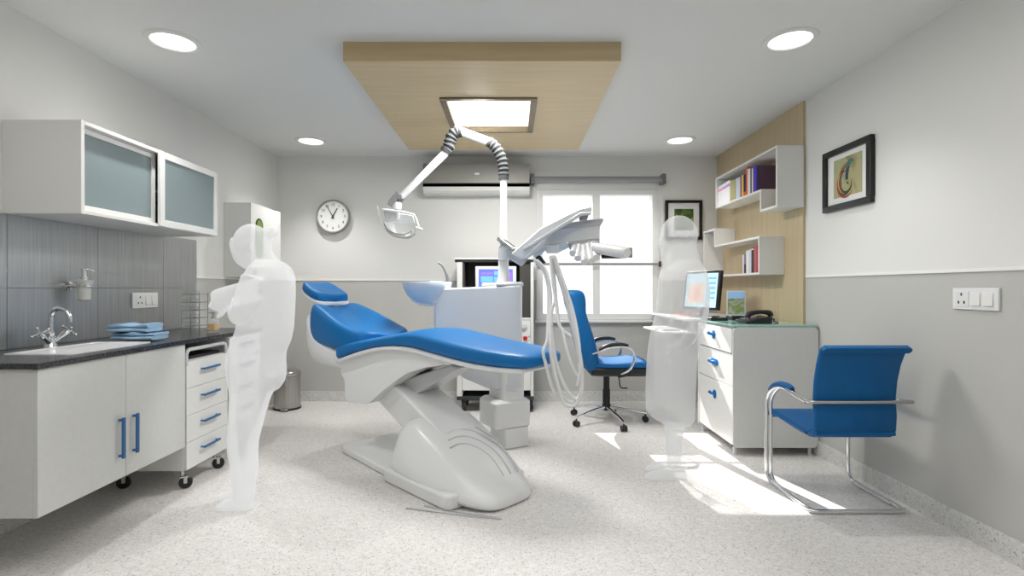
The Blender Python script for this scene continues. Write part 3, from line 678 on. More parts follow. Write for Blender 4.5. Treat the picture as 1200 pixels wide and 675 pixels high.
# monitor
mn = thing('monitor', 'black flat screen monitor on the desk showing a pale chart', 'monitor', (1.80, 4.75, .977))
pA, pB, pC, pD = P(798, 357, 4.95), P(838, 361, 4.55), P(846, 316, 4.55), P(807, 320, 4.95)
u = (pB-pA); u.z = 0; W_ = u.length; u.normalize(); nrm = Vector((u.y, -u.x, 0)); tilt = Vector((-nrm.x*.0, 0, 1)).normalized(); cM = (pA+pB+pC+pD)/4; cM.z = 1.23
upv = (Vector((0, 0, 1))-nrm*.12).normalized(); nn = u.cross(upv).normalized(); H_ = .36
MB().obox(cM-nn*.02, u*W_/2, upv*H_/2, nn*.018).build('bezel', M['black'], mn, bevel=.004)
scr = MB().obox(cM, u*(W_/2-.022), upv*(H_/2-.022), nn*.0008).build('screen', M['mono'], mn, smooth=0)
b = MB(); b.obox(cM+nn*.0015-u*.06-upv*.03, u*.10, upv*.09, nn*.0006); b.build('screen_image', M['skin_tone'], scr, smooth=0)
b = MB(); b.ell(cM+nn*.002-u*.05-upv*.04, .055, 16, 10, Matrix((u*.8, upv*1.2, nn*.01)).transposed()); b.build('screen_image', M['pink'], scr)
b = MB()
for k in range(5): b.obox(cM+nn*.0016+u*.13+upv*(.11-.045*k), u*.045, upv*.008, nn*.0005); b.obox(cM+nn*.0016-u*.17+upv*(.12-.04*k), u*.02, upv*.005, nn*.0005)
b.build('screen_image', M['screen_cyan'], scr, smooth=0)
MB().obox(cM+nn*.0-upv*(H_/2-.011), u*.03, upv*.004, nn*.0012).build('badge', M['plastic'], mn, smooth=0)
nk = cM-nn*.045-upv*(H_/2)
MB().prism([nk-u*.035+Vector((0, 0, .06)), nk+u*.035+Vector((0, 0, .06)), nk+u*.05+Vector((0, 0, 0.977-nk.z)), nk-u*.05+Vector((0, 0, .977-nk.z))], -nn*.02).build('neck', M['black'], mn, bevel=.003)
MB().prism([Vector((nk.x, nk.y, .977))+u*a*1.+Vector((nn.x, nn.y, 0))*d for a, d in rrect(.24, .17, .05, 6)], (0, 0, .012)).build('foot', M['black'], mn, bevel=.003)
# tablet / photo frame on the desk
ph = thing('photo_frame', 'small upright photo frame with a coast picture on the desk', 'photo frame', (1.86, 4.32, .977))
q0, q1 = P(852, 364, 4.36), P(873, 361.5, 4.30); q0.z = q1.z = 1.02
u = q1-q0; W_ = u.length; u.normalize(); upv = (Vector((0, 0, 1))+Vector((u.y, -u.x, 0))*-.25).normalized(); nn = u.cross(upv).normalized(); cc = (q0+q1)/2+upv*.105
MB().obox(cc-nn*.006, u*(W_/2+.004), upv*.108, nn*.005).build('frame', M['plastic_grey'], ph, bevel=.002)
pr = MB().obox(cc, u*(W_/2-.003), upv*.10, nn*.0008).build('print', M['art3'], ph, smooth=0)
b = MB(); b.obox(cc+upv*.07+nn*.001, u*(W_/2-.003), upv*.03, nn*.0006); b.build('sky', mat('print_sky', (140, 178, 222), .5), pr, smooth=0)
MB().prism([cc-nn*.01+upv*.05, cc-nn*.01-upv*.1, cc-nn*.09-upv*.1], u*.02).build('strut', M['plastic_grey'], ph, smooth=0)
MB().box(cc.x-.045, cc.x+.07, cc.y-.03, cc.y+.10, .977, 1.012).build('stand', M['black'], ph, bevel=.004)
# phone
tl = thing('desk_phone', 'black desk telephone with raised handset on the green glass top', 'telephone', (2.05, 4.0, .977))
a0 = P(868, 377, 4.05); X0, X1, Y0_, Y1_ = 1.80, 2.02, 3.93, 4.14
MB().prism([(X0, Y0_, .978), (X0+.2, Y0_, .978), (X0+.2, Y0_, 1.03), (X0, Y0_, .998)], (0, .2, 0)).build('body', M['black'], tl, bevel=.006)
MB().tube([(X0+.03, Y0_+.05, 1.02), (X0+.04, Y0_+.05, 1.045), (X0+.09, Y0_+.05, 1.06), (X0+.15, Y0_+.05, 1.063), (X0+.2, Y0_+.05, 1.055), (X0+.21, Y0_+.05, 1.03)], [.02, .022, .015, .015, .022, .02], 12, 4).build('handset', M['black'], tl)
kk = MB()
for i in range(4):
    for j in range(3): kk.box(X0+.03+i*.03, X0+.05+i*.03, Y0_+.10+j*.028, Y0_+.118+j*.028, 1.0+.0048*i, 1.012+.0048*i)
kk.build('keys', M['grey'], tl, smooth=0)
MB().ell((X0+.012, Y0_+.01, 1.004), .006, 10, 6).build('lamp', M['red'], tl)
MB().tube([(X0+.2, Y0_+.06, 1.0), (X0+.235, Y0_+.05, 1.01), (X0+.25, Y0_+.08, .99), (X0+.27, Y0_+.05, .982)], .004, 8, 4).build('cord', M['black'], tl)
# desk organiser / black cables
og = thing('card_tray', 'low black letter tray with loose papers in front of the monitor', 'tray', (1.62, 4.3, .977))
b = MB(); b.box(1.66, 1.80, 4.27, 4.50, .978, .984); b.box(1.66, 1.80, 4.27, 4.275, .984, 1.004); b.box(1.66, 1.80, 4.495, 4.5, .984, 1.004); b.box(1.66, 1.665, 4.275, 4.495, .984, 1.0)
b.build('tray', M['black'], og, bevel=.001)
MB().obox((1.73, 4.38, .993), (.05, .012, 0), (-.012, .08, 0), (0, 0, .006)).build('papers', M['plastic_grey'], og, smooth=0)
b = MB()
for k in range(3): b.cyl((1.68+.02*k, 4.30+.02*k, 1.004), (1.76+.01*k, 4.33+.05*k, 1.008), .004, n=8)
b.build('pens', M['dark_grey'], og)

# ------------------------------------------------------------------ visitor chair
vc = thing('visitor_chair', 'blue cantilever visitor chair with chrome tube frame against the right wall', 'chair', (1.92, 3.08, 0))
xl, xr = 1.655, 2.185; r_ = .0125; yF, yR = 3.33, 2.835
for sx, sg in ((xl, 1), (xr, -1)):
    for off in (0, .026):
        x = sx+sg*off*.6; dy = -off
        MB().tube([(sx+sg*.02+0*x, yR, r_), (sx+sg*off*.4, yR+.1, r_), (x, yF-.09+dy, r_), (x, yF-.02+dy, r_+.025), (x, yF+dy, .1), (x, yF+dy, .43), (x, yF-.005+dy, .53), (x, yF-.05+dy, .59), (x, yF-.13+dy*.5, .632), (x, yF-.22, .645), (x, yF-.33, .628), (sx+sg*.0, 2.88, .612)][0 if not off else 1:], r_ if not off else .0105, 12, 5).build('frame_tube', M['chrome'], vc)
MB().tube([(xl+.0, yR+.02, r_), (xl+.02, yR, r_), (xr-.02, yR, r_), (xr, yR+.02, r_)], r_, 12).build('rear_bar', M['chrome'], vc)
MB().tube([(xl, 2.90, .612), (xl+.0, 2.825, .622), (xl+.03, 2.803, .625), (xr-.03, 2.803, .625), (xr, 2.825, .622), (xr, 2.90, .612)], .0105, 12, 4).build('back_bar', M['steel'], vc)
def pad(rings, name, m, parent, sub=1): return MB().loft(rings).build(name, m, parent, smooth=60, subd=sub)
for sx in (xl+.008, xr-.008):
    pts = [(sx, yF-.04, .595), (sx, yF-.09, .63), (sx, yF-.17, .652), (sx, yF-.25, .656), (sx, yF-.29, .648)]
    MB().tube(pts, [.018, .021, .022, .021, .016], 12, 4).build('armrest_pad', M['blue_chair'], vc)
# back and seat are one curved sheet, split where they meet
xa, xb_ = 1.675, 2.135; th_ = .035
def sheet(pr, x0s, name, thick):
    rings = []
    n = len(pr)
    for i, (y, z) in enumerate(pr):
        y0, z0 = pr[max(i-1, 0)]; y1, z1 = pr[min(i+1, n-1)]; d = Vector((0, y1-y0, z1-z0)).normalized(); nn_ = Vector((0, -d.z, d.y)); a, b2 = x0s[i]
        p = Vector((0, y, z)); X = lambda x: Vector((x, 0, 0))
        t2 = thick/2; e2 = .012
        rings.append([p+X(a)+nn_*(t2-e2), p+X(a+e2)+nn_*t2, p+X((a+b2)/2)+nn_*(t2+.0), p+X(b2-e2)+nn_*t2, p+X(b2)+nn_*(t2-e2), p+X(b2)-nn_*(t2-e2), p+X(b2-e2)-nn_*t2, p+X((a+b2)/2)-nn_*t2, p+X(a+e2)-nn_*t2, p+X(a)-nn_*(t2-e2)])
    return MB().loft(rings).build(name, M['blue_chair'], vc, smooth=50)
bp = [(2.93, .425), (2.875, .43), (2.85, .46), (2.845, .54), (2.84, .64), (2.825, .74), (2.80, .83), (2.775, .89), (2.765, .915), (2.748, .925), (2.73, .915)]
bw = [(xa, xb_), (xa, xb_), (xa, xb_), (xa-.0, xb_), (xa-.005, xb_-.01), (xa-.008, xb_-.012), (xa-.01, xb_-.012), (xa-.012, xb_-.01), (xa-.012, xb_-.005), (xa-.012, xb_), (xa-.012, xb_)]
sheet(bp, bw, 'backrest', th_)
spf = [(2.90, .428), (3.0, .43), (3.1, .437), (3.2, .447), (3.28, .452), (3.325, .447), (3.345, .425)]
sheet(spf, [(xa, xb_)]*7, 'seat', .04)
MB().cyl((xa+.01, 2.845, .44), (xb_-.01, 2.845, .44), .012).build('lower_rail', M['blue_chair'], vc)

# ------------------------------------------------------------------ office chair
oc = thing('office_chair', 'blue office swivel chair with chrome star base in front of the window', 'chair', (.915, 4.80, 0))
ox, oy = .915, 4.80
MB().lathe([(.03, .105), (.04, .12), (.04, .16), (.034, .17), (.034, .30), (.028, .31), (.028, .42), (.05, .44), (.05, .455)], (ox-.03, oy, 0), n=24).build('gas_lift', M['black'], oc)
for k in range(5):
    a = math.radians(212+72*k); d = Vector((math.cos(a), math.sin(a), 0)); sd_ = Vector((-d.y, d.x, 0)); o_ = Vector((ox-.03, oy, 0)); rings = []
    for t_, w, h, z in ((.03, .022, .02, .135), (.13, .02, .017, .125), (.24, .017, .013, .108), (.33, .014, .01, .09), (.37, .012, .008, .08)):
        rings.append([o_+d*t_+sd_*(w*math.cos(2*PI*j/10))+Vector((0, 0, z+h*math.sin(2*PI*j/10))) for j in range(10)])
    l = MB().loft(rings).build('base_leg', M['chrome'], oc)
    cst = o_+d*.36
    w_ = MB(); w_.cyl(cst+Vector((0, 0, .05)), cst+Vector((0, 0, .085)), .008, n=10)
    for sgn in (-1, 1): w_.lathe([(.012, -.009), (.026, -.008), (.029, -.003), (.029, .003), (.026, .008), (.012, .009)], cst+sd_*.016*sgn+Vector((0, 0, .029)), sd_, 18)
    w_.build('caster', M['black'], l)
# seat: faces +x
MB().loft([[(x+.0, oy+s*w, z) for (s, z) in ((-1, .47), (-.85, .455), (.85, .455), (1, .47), (1, .53), (-1, .53))] for x, w in ((ox-.20, .2), (ox-.12, .235), (ox+.12, .245), (ox+.27, .235), (ox+.32, .2))]).build('seat_shell', M['black'], oc, bevel=.01)
rings = []
for x, w, z0, z1 in ((-.19, .19, .53, .57), (-.15, .235, .525, .605), (-.05, .25, .525, .595), (.08, .255, .525, .60), (.20, .25, .525, .615), (.28, .24, .525, .61), (.33, .215, .52, .575), (.345, .17, .525, .55)):
    rings.append([(ox+x, oy+w*cy, z0 if s < 0 else z1-abs(cy)**4*.03) for cy, s in ((-1, 1), (-.92, 1), (-.5, 1), (0, 1), (.5, 1), (.92, 1), (1, 1), (1, -1), (.5, -1), (-.5, -1), (-1, -1))])
MB().loft(rings).build('seat_cushion', M['blue_chair'], oc, smooth=60, subd=2)
# back
rings = []
for z, x, w, t_ in ((.49, -.15, .19, .07), (.51, -.17, .22, .13), (.64, -.19, .24, .17), (.78, -.225, .245, .165), (.92, -.262, .235, .15), (1.02, -.29, .22, .14), (1.07, -.30, .205, .165), (1.15, -.31, .195, .185), (1.215, -.318, .18, .165), (1.235, -.322, .15, .09)):
    rings.append([(ox-.03+x+t_*cx_*.5, oy+w*cy_, z) for cx_, cy_ in ((1, 0), (1.05, .5), (1.1, .85), (.6, 1), (-.5, 1), (-.95, .8), (-1, 0), (-.95, -.8), (-.5, -1), (.6, -1), (1.1, -.85), (1.05, -.5))])
MB().loft(rings).build('backrest', M['blue_chair'], oc, smooth=60, subd=2)
for sgn in (-1, 1):
    y = oy+sgn*.285
    arm = MB().tube([(ox-.20, oy+sgn*.22, .66), (ox-.14, y, .69), (ox-.05, y, .725), (ox+.07, y, .735), (ox+.15, y, .70), (ox+.165, y, .62), (ox+.12, y, .53), (ox+.05, oy+sgn*.22, .475)], .0125, 12, 5).build('armrest', M['chrome'], oc)
    MB().tube([(ox-.15, y, .705), (ox-.06, y, .742), (ox+.04, y, .752), (ox+.11, y, .74)], [.016, .02, .02, .014], 12, 4).build('armrest_pad', M['black'], arm)
    MB().tube([(ox+.12, y*.5+(oy+sgn*.23)*.5, .49), (ox+.04, oy+sgn*.2, .462)], .022, 10).build('armrest_mount', M['black'], arm)
MB().tube([(ox+.02, oy-.02, .45), (ox+.06, oy-.12, .44), (ox+.07, oy-.15, .35), (ox+.13, oy-.17, .345)], .006, 8, 3).build('lever', M['black'], oc)

# ------------------------------------------------------------------ dental chair
F0 = Vector((0, 2.9, 0)); hd = Vector((-.82, .57, 0)).normalized(); pp = Vector((.57, .82, 0)).normalized()
def C(u, v, z): return F0+hd*u+pp*v+Vector((0, 0, z))
B0 = Vector((-.028, 3.017, 0)); hb = Vector((-.698, .717, 0)); pb = Vector((.717, .698, 0))
def Bs(s, t_, z): return B0+hb*s+pb*t_+Vector((0, 0, z))
dn = thing('dental_chair', 'white dental treatment chair with blue reclining upholstery in the room centre', 'dental chair', Bs(.7, 0, 0))
# floor plate
MB().prism(round_poly([Bs(1.53, -.30, .002), Bs(1.56, .27, .002), Bs(.6, .30, .002), Bs(.6, -.33, .002)], .05), (0, 0, .05)).build('floor_plate', M['plastic'], dn, bevel=.012, seg=3)
MB().prism(round_poly([Bs(.80, -.375, .002), Bs(.80, .27, .002), Bs(.1, .27, .002), Bs(.1, -.36, .002)], .06), (0, 0, .085)).build('base_flange', M['plastic'], dn, bevel=.015, seg=3)
# shell: rings along s
rings = []
prof = [(.765, .18, .24, .30), (.745, .32, .25, .32), (.68, .405, .24, .335), (.58, .40, .24, .345), (.48, .355, .235, .345), (.34, .30, .225, .335), (.22, .245, .21, .315), (.10, .185, .185, .28), (0.0, .125, .15, .235), (-.07, .075, .10, .17), (-.09, .04, .06, .11)]
for s_, zt, wt, wb_ in prof:
    ce = -.03
    z0 = .004; rr = min(.05, zt*.4)
    rings.append([Bs(s_, ce+a, z) for a, z in ((-wb_, z0), (-wb_+.002, zt*.3), (-(wb_*.4+wt*.6), zt*.72), (-wt+.0, zt-rr*.35), (-wt+rr, zt), (0, zt+.006), (wt-rr, zt), (wt, zt-rr*.35), (wb_*.4+wt*.6, zt*.72), (wb_-.002, zt*.3), (wb_, z0))])
MB().loft(rings).build('base_shell', M['plastic'], dn, smooth=50, subd=1)
# relief lines on the shell front
def shell_top(s_):
    for i in range(len(prof)-1):
        if prof[i][0] >= s_ >= prof[i+1][0]:
            k = (prof[i][0]-s_)/(prof[i][0]-prof[i+1][0]); return prof[i][1]+(prof[i+1][1]-prof[i][1])*k
    return .05
rl = MB()
for k in range(3):
    o_ = .065*k
    rl.tube([Bs(s_, t_, shell_top(s_)+.001) for s_, t_ in ((.30+o_*.9, -.19+o_*.5), (.31+o_*.9, -.12+o_*.6), (.29+o_*.8, -.06+o_*.8), (.23+o_*.6, -.01+o_*.9), (.15+o_*.4, .01+o_), (.07+o_*.2, .0+o_), (.02, -.01+o_*.9))], .0055, 8, 5)
rl.tube([Bs(s_, t_, shell_top(s_)+.001) for s_, t_ in ((.44, .10), (.34, .13), (.27, .165), (.24, .15), (.27, .11), (.36, .07))], .0055, 8, 5)
tag(rl.build('relief_lines', M['plastic_grey'], dn), 'raised curved lines on the base cover')
# lift arm
b = MB()
A_, Bq = Vector((.45, .22)), Vector((1.30, .60))
d2 = (Bq-A_).normalized(); n2 = Vector((-d2.y, d2.x))
poly = [A_-n2*.10, Bq-n2*.13, Bq+n2*.10, A_+n2*.12]
b.prism([Bs(q_.x, -.17, q_.y) for q_ in poly], pb*.32); b.build('lift_arm', M['plastic'], dn, bevel=.018, seg=3)
MB().prism([C(u_, .17, z) for u_, z in ((.62, .74), (1.05, .60), (1.15, .44), (.95, .50), (.55, .72))], pp*.2).build('link_cover', M['plastic_grey'], dn, bevel=.01)
# seat frame (side cheeks)
poly = [(1.60, .70), (1.58, .60), (1.545, .575), (1.535, .43), (1.50, .405), (1.28, .42), (1.14, .52), (1.0, .61), (.88, .68), (.70, .735), (.48, .775), (.62, .83), (.9, .865), (1.2, .835), (1.4, .78)]
MB().prism(round_poly([C(u_, .035, z) for u_, z in poly], .03, 3), pp*.46).build('seat_frame', M['plastic'], dn, bevel=.014, seg=3)
# seat cushion + white rim
und = [(-.10, .795), (-.05, .782), (.05, .776), (.3, .782), (.6, .82), (.78, .848), (.9, .856), (1.05, .85), (1.2, .829), (1.4, .775), (1.55, .725), (1.64, .70)]
tk = [.045, .075, .095, .105, .11, .108, .095, .07, .065, .085, .11, .11]
hw = [.12, .20, .245, .265, .27, .27, .27, .275, .28, .285, .285, .28]
def cush(us, th_s, hws, vc_, name, m, z_add=0, crown=.02, sub=2, grow=0):
    rings = []
    for (u_, z), t_, w in zip(us, th_s, hws):
        w += grow; z += z_add
        rings.append([C(u_, vc_+a*w, z+t_*f+crown*g) for a, f, g in ((-1, .25, 0), (-1, .75, 0), (-.93, .98, 0), (-.6, 1, .4), (0, 1, 1), (.6, 1, .4), (.93, .98, 0), (1, .75, 0), (1, .25, 0), (.93, 0, 0), (.4, 0, 0), (-.4, 0, 0), (-.93, 0, 0))])
    return MB().loft(rings).build(name, m, dn, smooth=60, subd=sub)
cush(und, tk, hw, .27, 'seat_cushion', M['blue'])
cush(und[1:], [.035]*11, [w+.004 for w in hw[1:]], .27, 'seat_rim', M['plastic'], z_add=-.028, crown=0, sub=1)
# backrest
bu = [(1.33, .895, .10, .17), (1.40, .90, .13, .26), (1.52, .925, .16, .295), (1.66, .975, .20, .30), (1.80, 1.03, .25, .285), (1.92, 1.07, .29, .265), (2.0, 1.095, .29, .25), (2.045, 1.10, .22, .22)]
rings = []; rim = []
for u_, zt, t_, w in bu:
    ring = []
    for a, f, lift in ((-1, .72, .0), (-1.0, .35, .0), (-.95, .05, .03), (-.75, 0, .035), (-.35, .0, .008), (0, 0, 0), (.35, 0, .008), (.75, 0, .035), (.95, .05, .03), (1, .35, 0), (1, .72, 0), (.9, 1, 0), (.3, 1, 0), (-.3, 1, 0), (-.9, 1, 0)):
        ring.append(C(u_, .30+a*w, zt-t_*f+lift))
    rings.append(ring)
MB().loft(rings).build('backrest_cushion', M['blue'], dn, smooth=60, subd=2)
for u_, z0, z1, w in ((1.55, .64, .76, .265), (1.58, .63, .78, .275), (1.8, .632, .82, .275), (1.95, .64, .86, .265), (2.02, .655, .98, .255), (2.065, .74, 1.06, .245), (2.08, .86, 1.09, .22)):
    rim.append([C(u_, .30+a*w, z0+(z1-z0)*f) for a, f in ((-1, .2), (-1, .9), (-.9, 1), (.9, 1), (1, .9), (1, .2), (.9, 0), (-.9, 0))])
MB().loft(rim).build('backrest_shell', M['plastic'], dn, smooth=50, subd=1)
# headrest
def head(zo, grow, nm, m, t_):
    rings = []
    for u_, z, w in ((2.0, 1.15, .10), (2.03, 1.155, .155), (2.12, 1.185, .17), (2.21, 1.225, .165), (2.27, 1.25, .145), (2.29, 1.255, .12)):
        w += grow
        rings.append([C(u_, .30+a*w, z+zo+t_*f+g) for a, f, g in ((-1, .2, 0), (-1, .7, .0), (-.9, 1, .012), (-.45, 1, .004), (0, 1, 0), (.45, 1, .004), (.9, 1, .012), (1, .7, 0), (1, .2, 0), (.9, 0, 0), (0, 0, 0), (-.9, 0, 0))])
    return MB().loft(rings).build(nm, m, dn, smooth=60, subd=2)
head(-.03, 0, 'headrest_cushion', M['blue'], .075)
head(-.052, .006, 'headrest_shell', M['plastic'], .04)
MB().bar(C(1.96, .30, 1.0), C(2.14, .30, 1.15), .06, .015).build('headrest_stem', M['steel'], dn, bevel=.003)
# foot control lead
tag(MB().tube([(-.60, 2.90, .004), (-.35, 2.83, .004), (-.10, 2.77, .004), (-.06, 2.765, .004), (-.12, 2.79, .004), (-.36, 2.87, .004), (-.50, 2.93, .004)], .004, 8, 5).build('floor_cable', M['plastic_grey']), 'thin grey cable loop on the floor before the chair base', 'cable')

# ------------------------------------------------------------------ dental unit column
du = thing('dental_unit', 'white dental unit column with spittoon bowl behind the treatment chair', 'dental unit', (-.05, 4.1, 0))
def rbox(x0, x1, y0, y1, zs_, r=.04, rot=0., taper=None):
    cx_, cy_ = (x0+x1)/2, (y0+y1)/2; ca, sa = math.cos(rot), math.sin(rot); rings = []
    for i, (z, g) in enumerate(zs_):
        rings.append([(cx_+a*ca-d*sa, cy_+a*sa+d*ca, z) for a, d in rrect(x1-x0+2*g, y1-y0+2*g, max(.004, r+g), 5)])
    return rings
MB().loft(rbox(-.13, .085, 3.98, 4.25, [(0.002, 0), (.16, 0)], .02, .5)).build('foot_block', M['plastic'], du, bevel=.006)
MB().loft(rbox(-.22, .10, 3.95, 4.25, [(.16, -.02), (.17, 0), (.36, 0), (.385, -.035)], .03, .5)).build('column_collar', M['plastic'], du, bevel=.006)
MB().loft(rbox(-.15, .06, 3.98, 4.22, [(.36, 0), (.60, 0)], .03, .5)).build('column_neck', M['plastic'], du, bevel=.006)
# main body: side outline swept in depth
out = [(-.62, .78), (-.60, .70), (-.50, .62), (-.37, .54), (-.2, .47), (.02, .44), (.075, .47), (.08, 1.265), (.075, 1.275), (-.58, 1.245), (-.61, 1.235), (-.625, 1.2)]
rings = []
for y, g in ((3.98, .045), (3.96, .02), (4.0, 0), (4.22, 0), (4.25, .02)):
    cx_, cz_ = -.27, .9
    rings.append([(cx_+(x-cx_)*(1-g*1.5), y if y > 3.97 else 3.965+.09*min(1, abs(min(0, x+.35))*2.5), cz_+(z-cz_)*(1-g)) for x, z in round_poly2] if False else [(cx_+(x-cx_)*(1-g*1.2), y+(.10*max(0, -(x+.30))/.33 if y < 4.1 else 0), cz_+(z-cz_)*(1-g)) for x, z in out])
MB().loft([rings[1], rings[2], rings[3], rings[4]]).build('unit_body', M['unit'], du, smooth=40, bevel=.012, seg=3)
MB().loft(rbox(-.125, .09, 3.98, 4.22, [(1.268, 0), (1.285, 0), (1.298, -.01)], .02)).build('unit_top', M['plastic'], du, bevel=.004)
MB().loft(rbox(-.24, -.06, 4.02, 4.12, [(1.262, 0), (1.282, 0), (1.29, -.01)], .015)).build('tray_lid', M['dado'], du, bevel=.003)
# spittoon bowl: half bowl
bw_ = MB(); rings = []
for z, r in ((1.105, .05), (1.11, .09), (1.14, .145), (1.19, .19), (1.25, .22), (1.295, .232), (1.30, .228), (1.25, .20), (1.19, .17), (1.14, .12), (1.125, .05)):
    rings.append([(-.66+r*math.cos(2*PI*k/32)*(1.0 if math.cos(2*PI*k/32) < 0 else .75), 4.16+r*.8*math.sin(2*PI*k/32), z+.0*(z > 1.2)) for k in range(32)])
bw_.loft(rings).build('spittoon_bowl', mat('pale_blue_bowl', (214, 226, 238), .12, coat=.6), du, smooth=50)
MB().loft(rbox(-.66, -.55, 4.05, 4.25, [(1.11, -.02), (1.13, 0), (1.30, 0), (1.305, -.01)], .03)).build('bowl_mount', M['plastic'], du, bevel=.006)
MB().tube([P(524, 334, 4.1), P(524.5, 326, 4.1), P(522, 318, 4.1), P(518, 311, 4.1), P(514, 308, 4.1)], [.016, .014, .011, .009, .011], 12, 4).build('water_spout', M['grey'], du)

# ------------------------------------------------------------------ operating light on its pole
ol = thing('operating_light', 'white jointed operating light arm with dark bellows joints above the chair', 'lamp', (-.07, 4.1, 1.29))
def Z(px, py, y=4.1): return P(px, py, y)
MB().tube([Z(590, 331), Z(590, 326), Z(590, 285), Z(590, 275), Z(590.3, 205)], [.058, .045, .036, .028, .027], 20).build('pole', M['plastic'], ol)
def bellows(pts, r, name, n_r):
    path = [Vector(p) for p in pts]; q_ = []
    for i in range(len(path)-1):
        p0, p1, p2, p3 = path[max(i-1, 0)], path[i], path[i+1], path[min(i+2, len(path)-1)]
        for k in range(16):
            t_ = k/16; q_.append(.5*((2*p1)+(p2-p0)*t_+(2*p0-5*p1+4*p2-p3)*t_*t_+(3*p1-p0-3*p2+p3)*t_**3))
    q_.append(path[-1]); m_ = len(q_)
    rs = [r*(1+.13*math.sin(2*PI*n_r*i/m_)) if .12 < i/m_ < .88 else r*1.02 for i in range(m_)]
    return MB().tube(q_, rs, 18).build(name, M['dark_grey'], ol, smooth=60)
bellows([Z(590.3, 210), Z(590, 198), Z(587.5, 185), Z(581, 173), Z(573, 166)], .041, 'bellows_joint', 10)
MB().cyl(Z(575, 167), Z(538, 153.5), .033, n=18).build('upper_arm', M['plastic'], ol)
bellows([Z(541, 154), Z(534, 155), Z(528.5, 162), Z(526, 171), Z(522, 178)], .045, 'bellows_joint', 7)
MB().tube([Z(523, 177), Z(521, 180), Z(470, 231)], [.028, .032, .026], 18).build('lower_arm', M['plastic'], ol)
b = MB()
for dy in (-.035, .035):
    b.prism([Z(455, 240.5)+Vector((0, dy, 0)), Z(457, 235)+Vector((0, dy, 0)), Z(466, 225)+Vector((0, dy, 0)), Z(469, 226)+Vector((0, dy, 0)), Z(466, 236)+Vector((0, dy, 0)), Z(460, 243)+Vector((0, dy, 0))], (0, .012, 0))
b.cyl(Z(469, 231)+Vector((0, -.035, 0)), Z(469, 231)+Vector((0, .05, 0)), .022, n=14); b.prism([Z(466, 237), Z(470, 237), Z(475, 232), Z(472, 232)], (0, .03, 0))
b.build('yoke_joint', M['grey'], ol, bevel=.003)
MB().lathe([(.0, -.03), (.034, -.028), (.04, 0), (.034, .028), (.0, .03)], Z(465, 241.5), (0, 0, 1), 18).build('swivel', M['plastic'], ol)
# head: open reflector facing down-left toward the chair, clear shield, two handles
hy = 4.1
def sweep(px_pts, r, y, nm, m): return MB().tube([Z(a, b_, y) for a, b_ in px_pts], r, 10, 4).build(nm, m, ol)
MB().tube([Z(448.5, 245.5, hy-.05), Z(470, 248, hy-.05), Z(485, 251.5, hy-.05), Z(488, 258, hy-.05), Z(490, 265, hy-.05)], .009, 10).tube([Z(487.5, 266.5, hy-.05), Z(495, 269, hy-.05)], [.012, .008], 10).build('handle_bar', M['dado'], ol)
MB().prism([Z(452, 248, hy-.045), Z(484, 253, hy-.045), Z(487.5, 268, hy-.045), Z(486, 273, hy-.045), Z(461, 274, hy-.045), Z(450, 262, hy-.045)], (0, .008, 0)).build('shield', M['lens'], ol, bevel=.002)
rings = []
for k in range(13):
    a = k/12; c_ = [(449, 263), (450, 267), (453, 271.5), (457.5, 275.5), (463, 278), (470, 279.5), (477, 279.8), (483, 278), (487, 274)]
    i = min(int(a*8), 7); f = a*8-i; q_ = Z(c_[i][0]+(c_[i+1][0]-c_[i][0])*f, c_[i][1]+(c_[i+1][1]-c_[i][1])*f, hy)
    ctr = Z(470, 262, hy); inn = (ctr-q_).normalized()
    rings.append([q_+Vector((0, dy, 0))+inn*t_ for dy, t_ in ((-.075, .03), (-.075, .022), (-.04, .004), (0, -.002), (.04, .004), (.075, .022), (.075, .03), (.04, .016), (0, .010), (-.04, .016))])
MB().loft(rings).build('reflector', M['chrome'], ol, smooth=60)
MB().prism([Z(452, 262, hy+.05), Z(456, 254, hy+.05), Z(462, 263, hy+.05), Z(463, 273, hy+.05), Z(455, 269, hy+.05)], (0, .02, 0)).build('lamp_socket', M['plastic'], ol, bevel=.004)
MB().prism([Z(449, 247, hy+.03), Z(484, 252, hy+.03), Z(486, 262, hy+.03), Z(452, 260, hy+.03)], (0, .02, 0)).build('rear_housing', M['plastic_grey'], ol, bevel=.006)
MB().tube([Z(447, 262, hy), Z(444, 250, hy), Z(442, 241, hy)], .006, 8).build('side_handle', M['lens'], ol)
MB().tube([Z(465, 241, hy), Z(466, 247, hy), Z(466, 256, hy+.03)], .016, 12).build('head_stem', M['plastic'], ol)

# ------------------------------------------------------------------ instrument delivery unit
iv = thing('instrument_unit', 'white instrument delivery head with hoses on an angled arm before the window', 'dental instrument unit', (.3, 3.4, 1.3))
def YL(px): return 4.0-(px-596)/(706-596)*.85        # the arm comes toward the room as it goes right
def I(px, py, dy=0.): return P(px, py, YL(px)+dy)
MB().lathe([(.05, -.05), (.055, -.04), (.055, .05), (.045, .06)], Z(592, 297, 4.08), (0, 0, 1), 20).build('pole_clamp', M['plastic'], iv)
MB().prism([I(593, 293), I(601, 287), I(612, 300), I(618, 305), I(611, 312), I(596, 302)], (0, .10, 0)).build('arm_knuckle', M['plastic_grey'], iv, bevel=.008)
MB().bar(I(585, 279.5, -.02), I(602, 292, -.02), .05, .035).build('hand_grip', M['steel'], iv, bevel=.008)
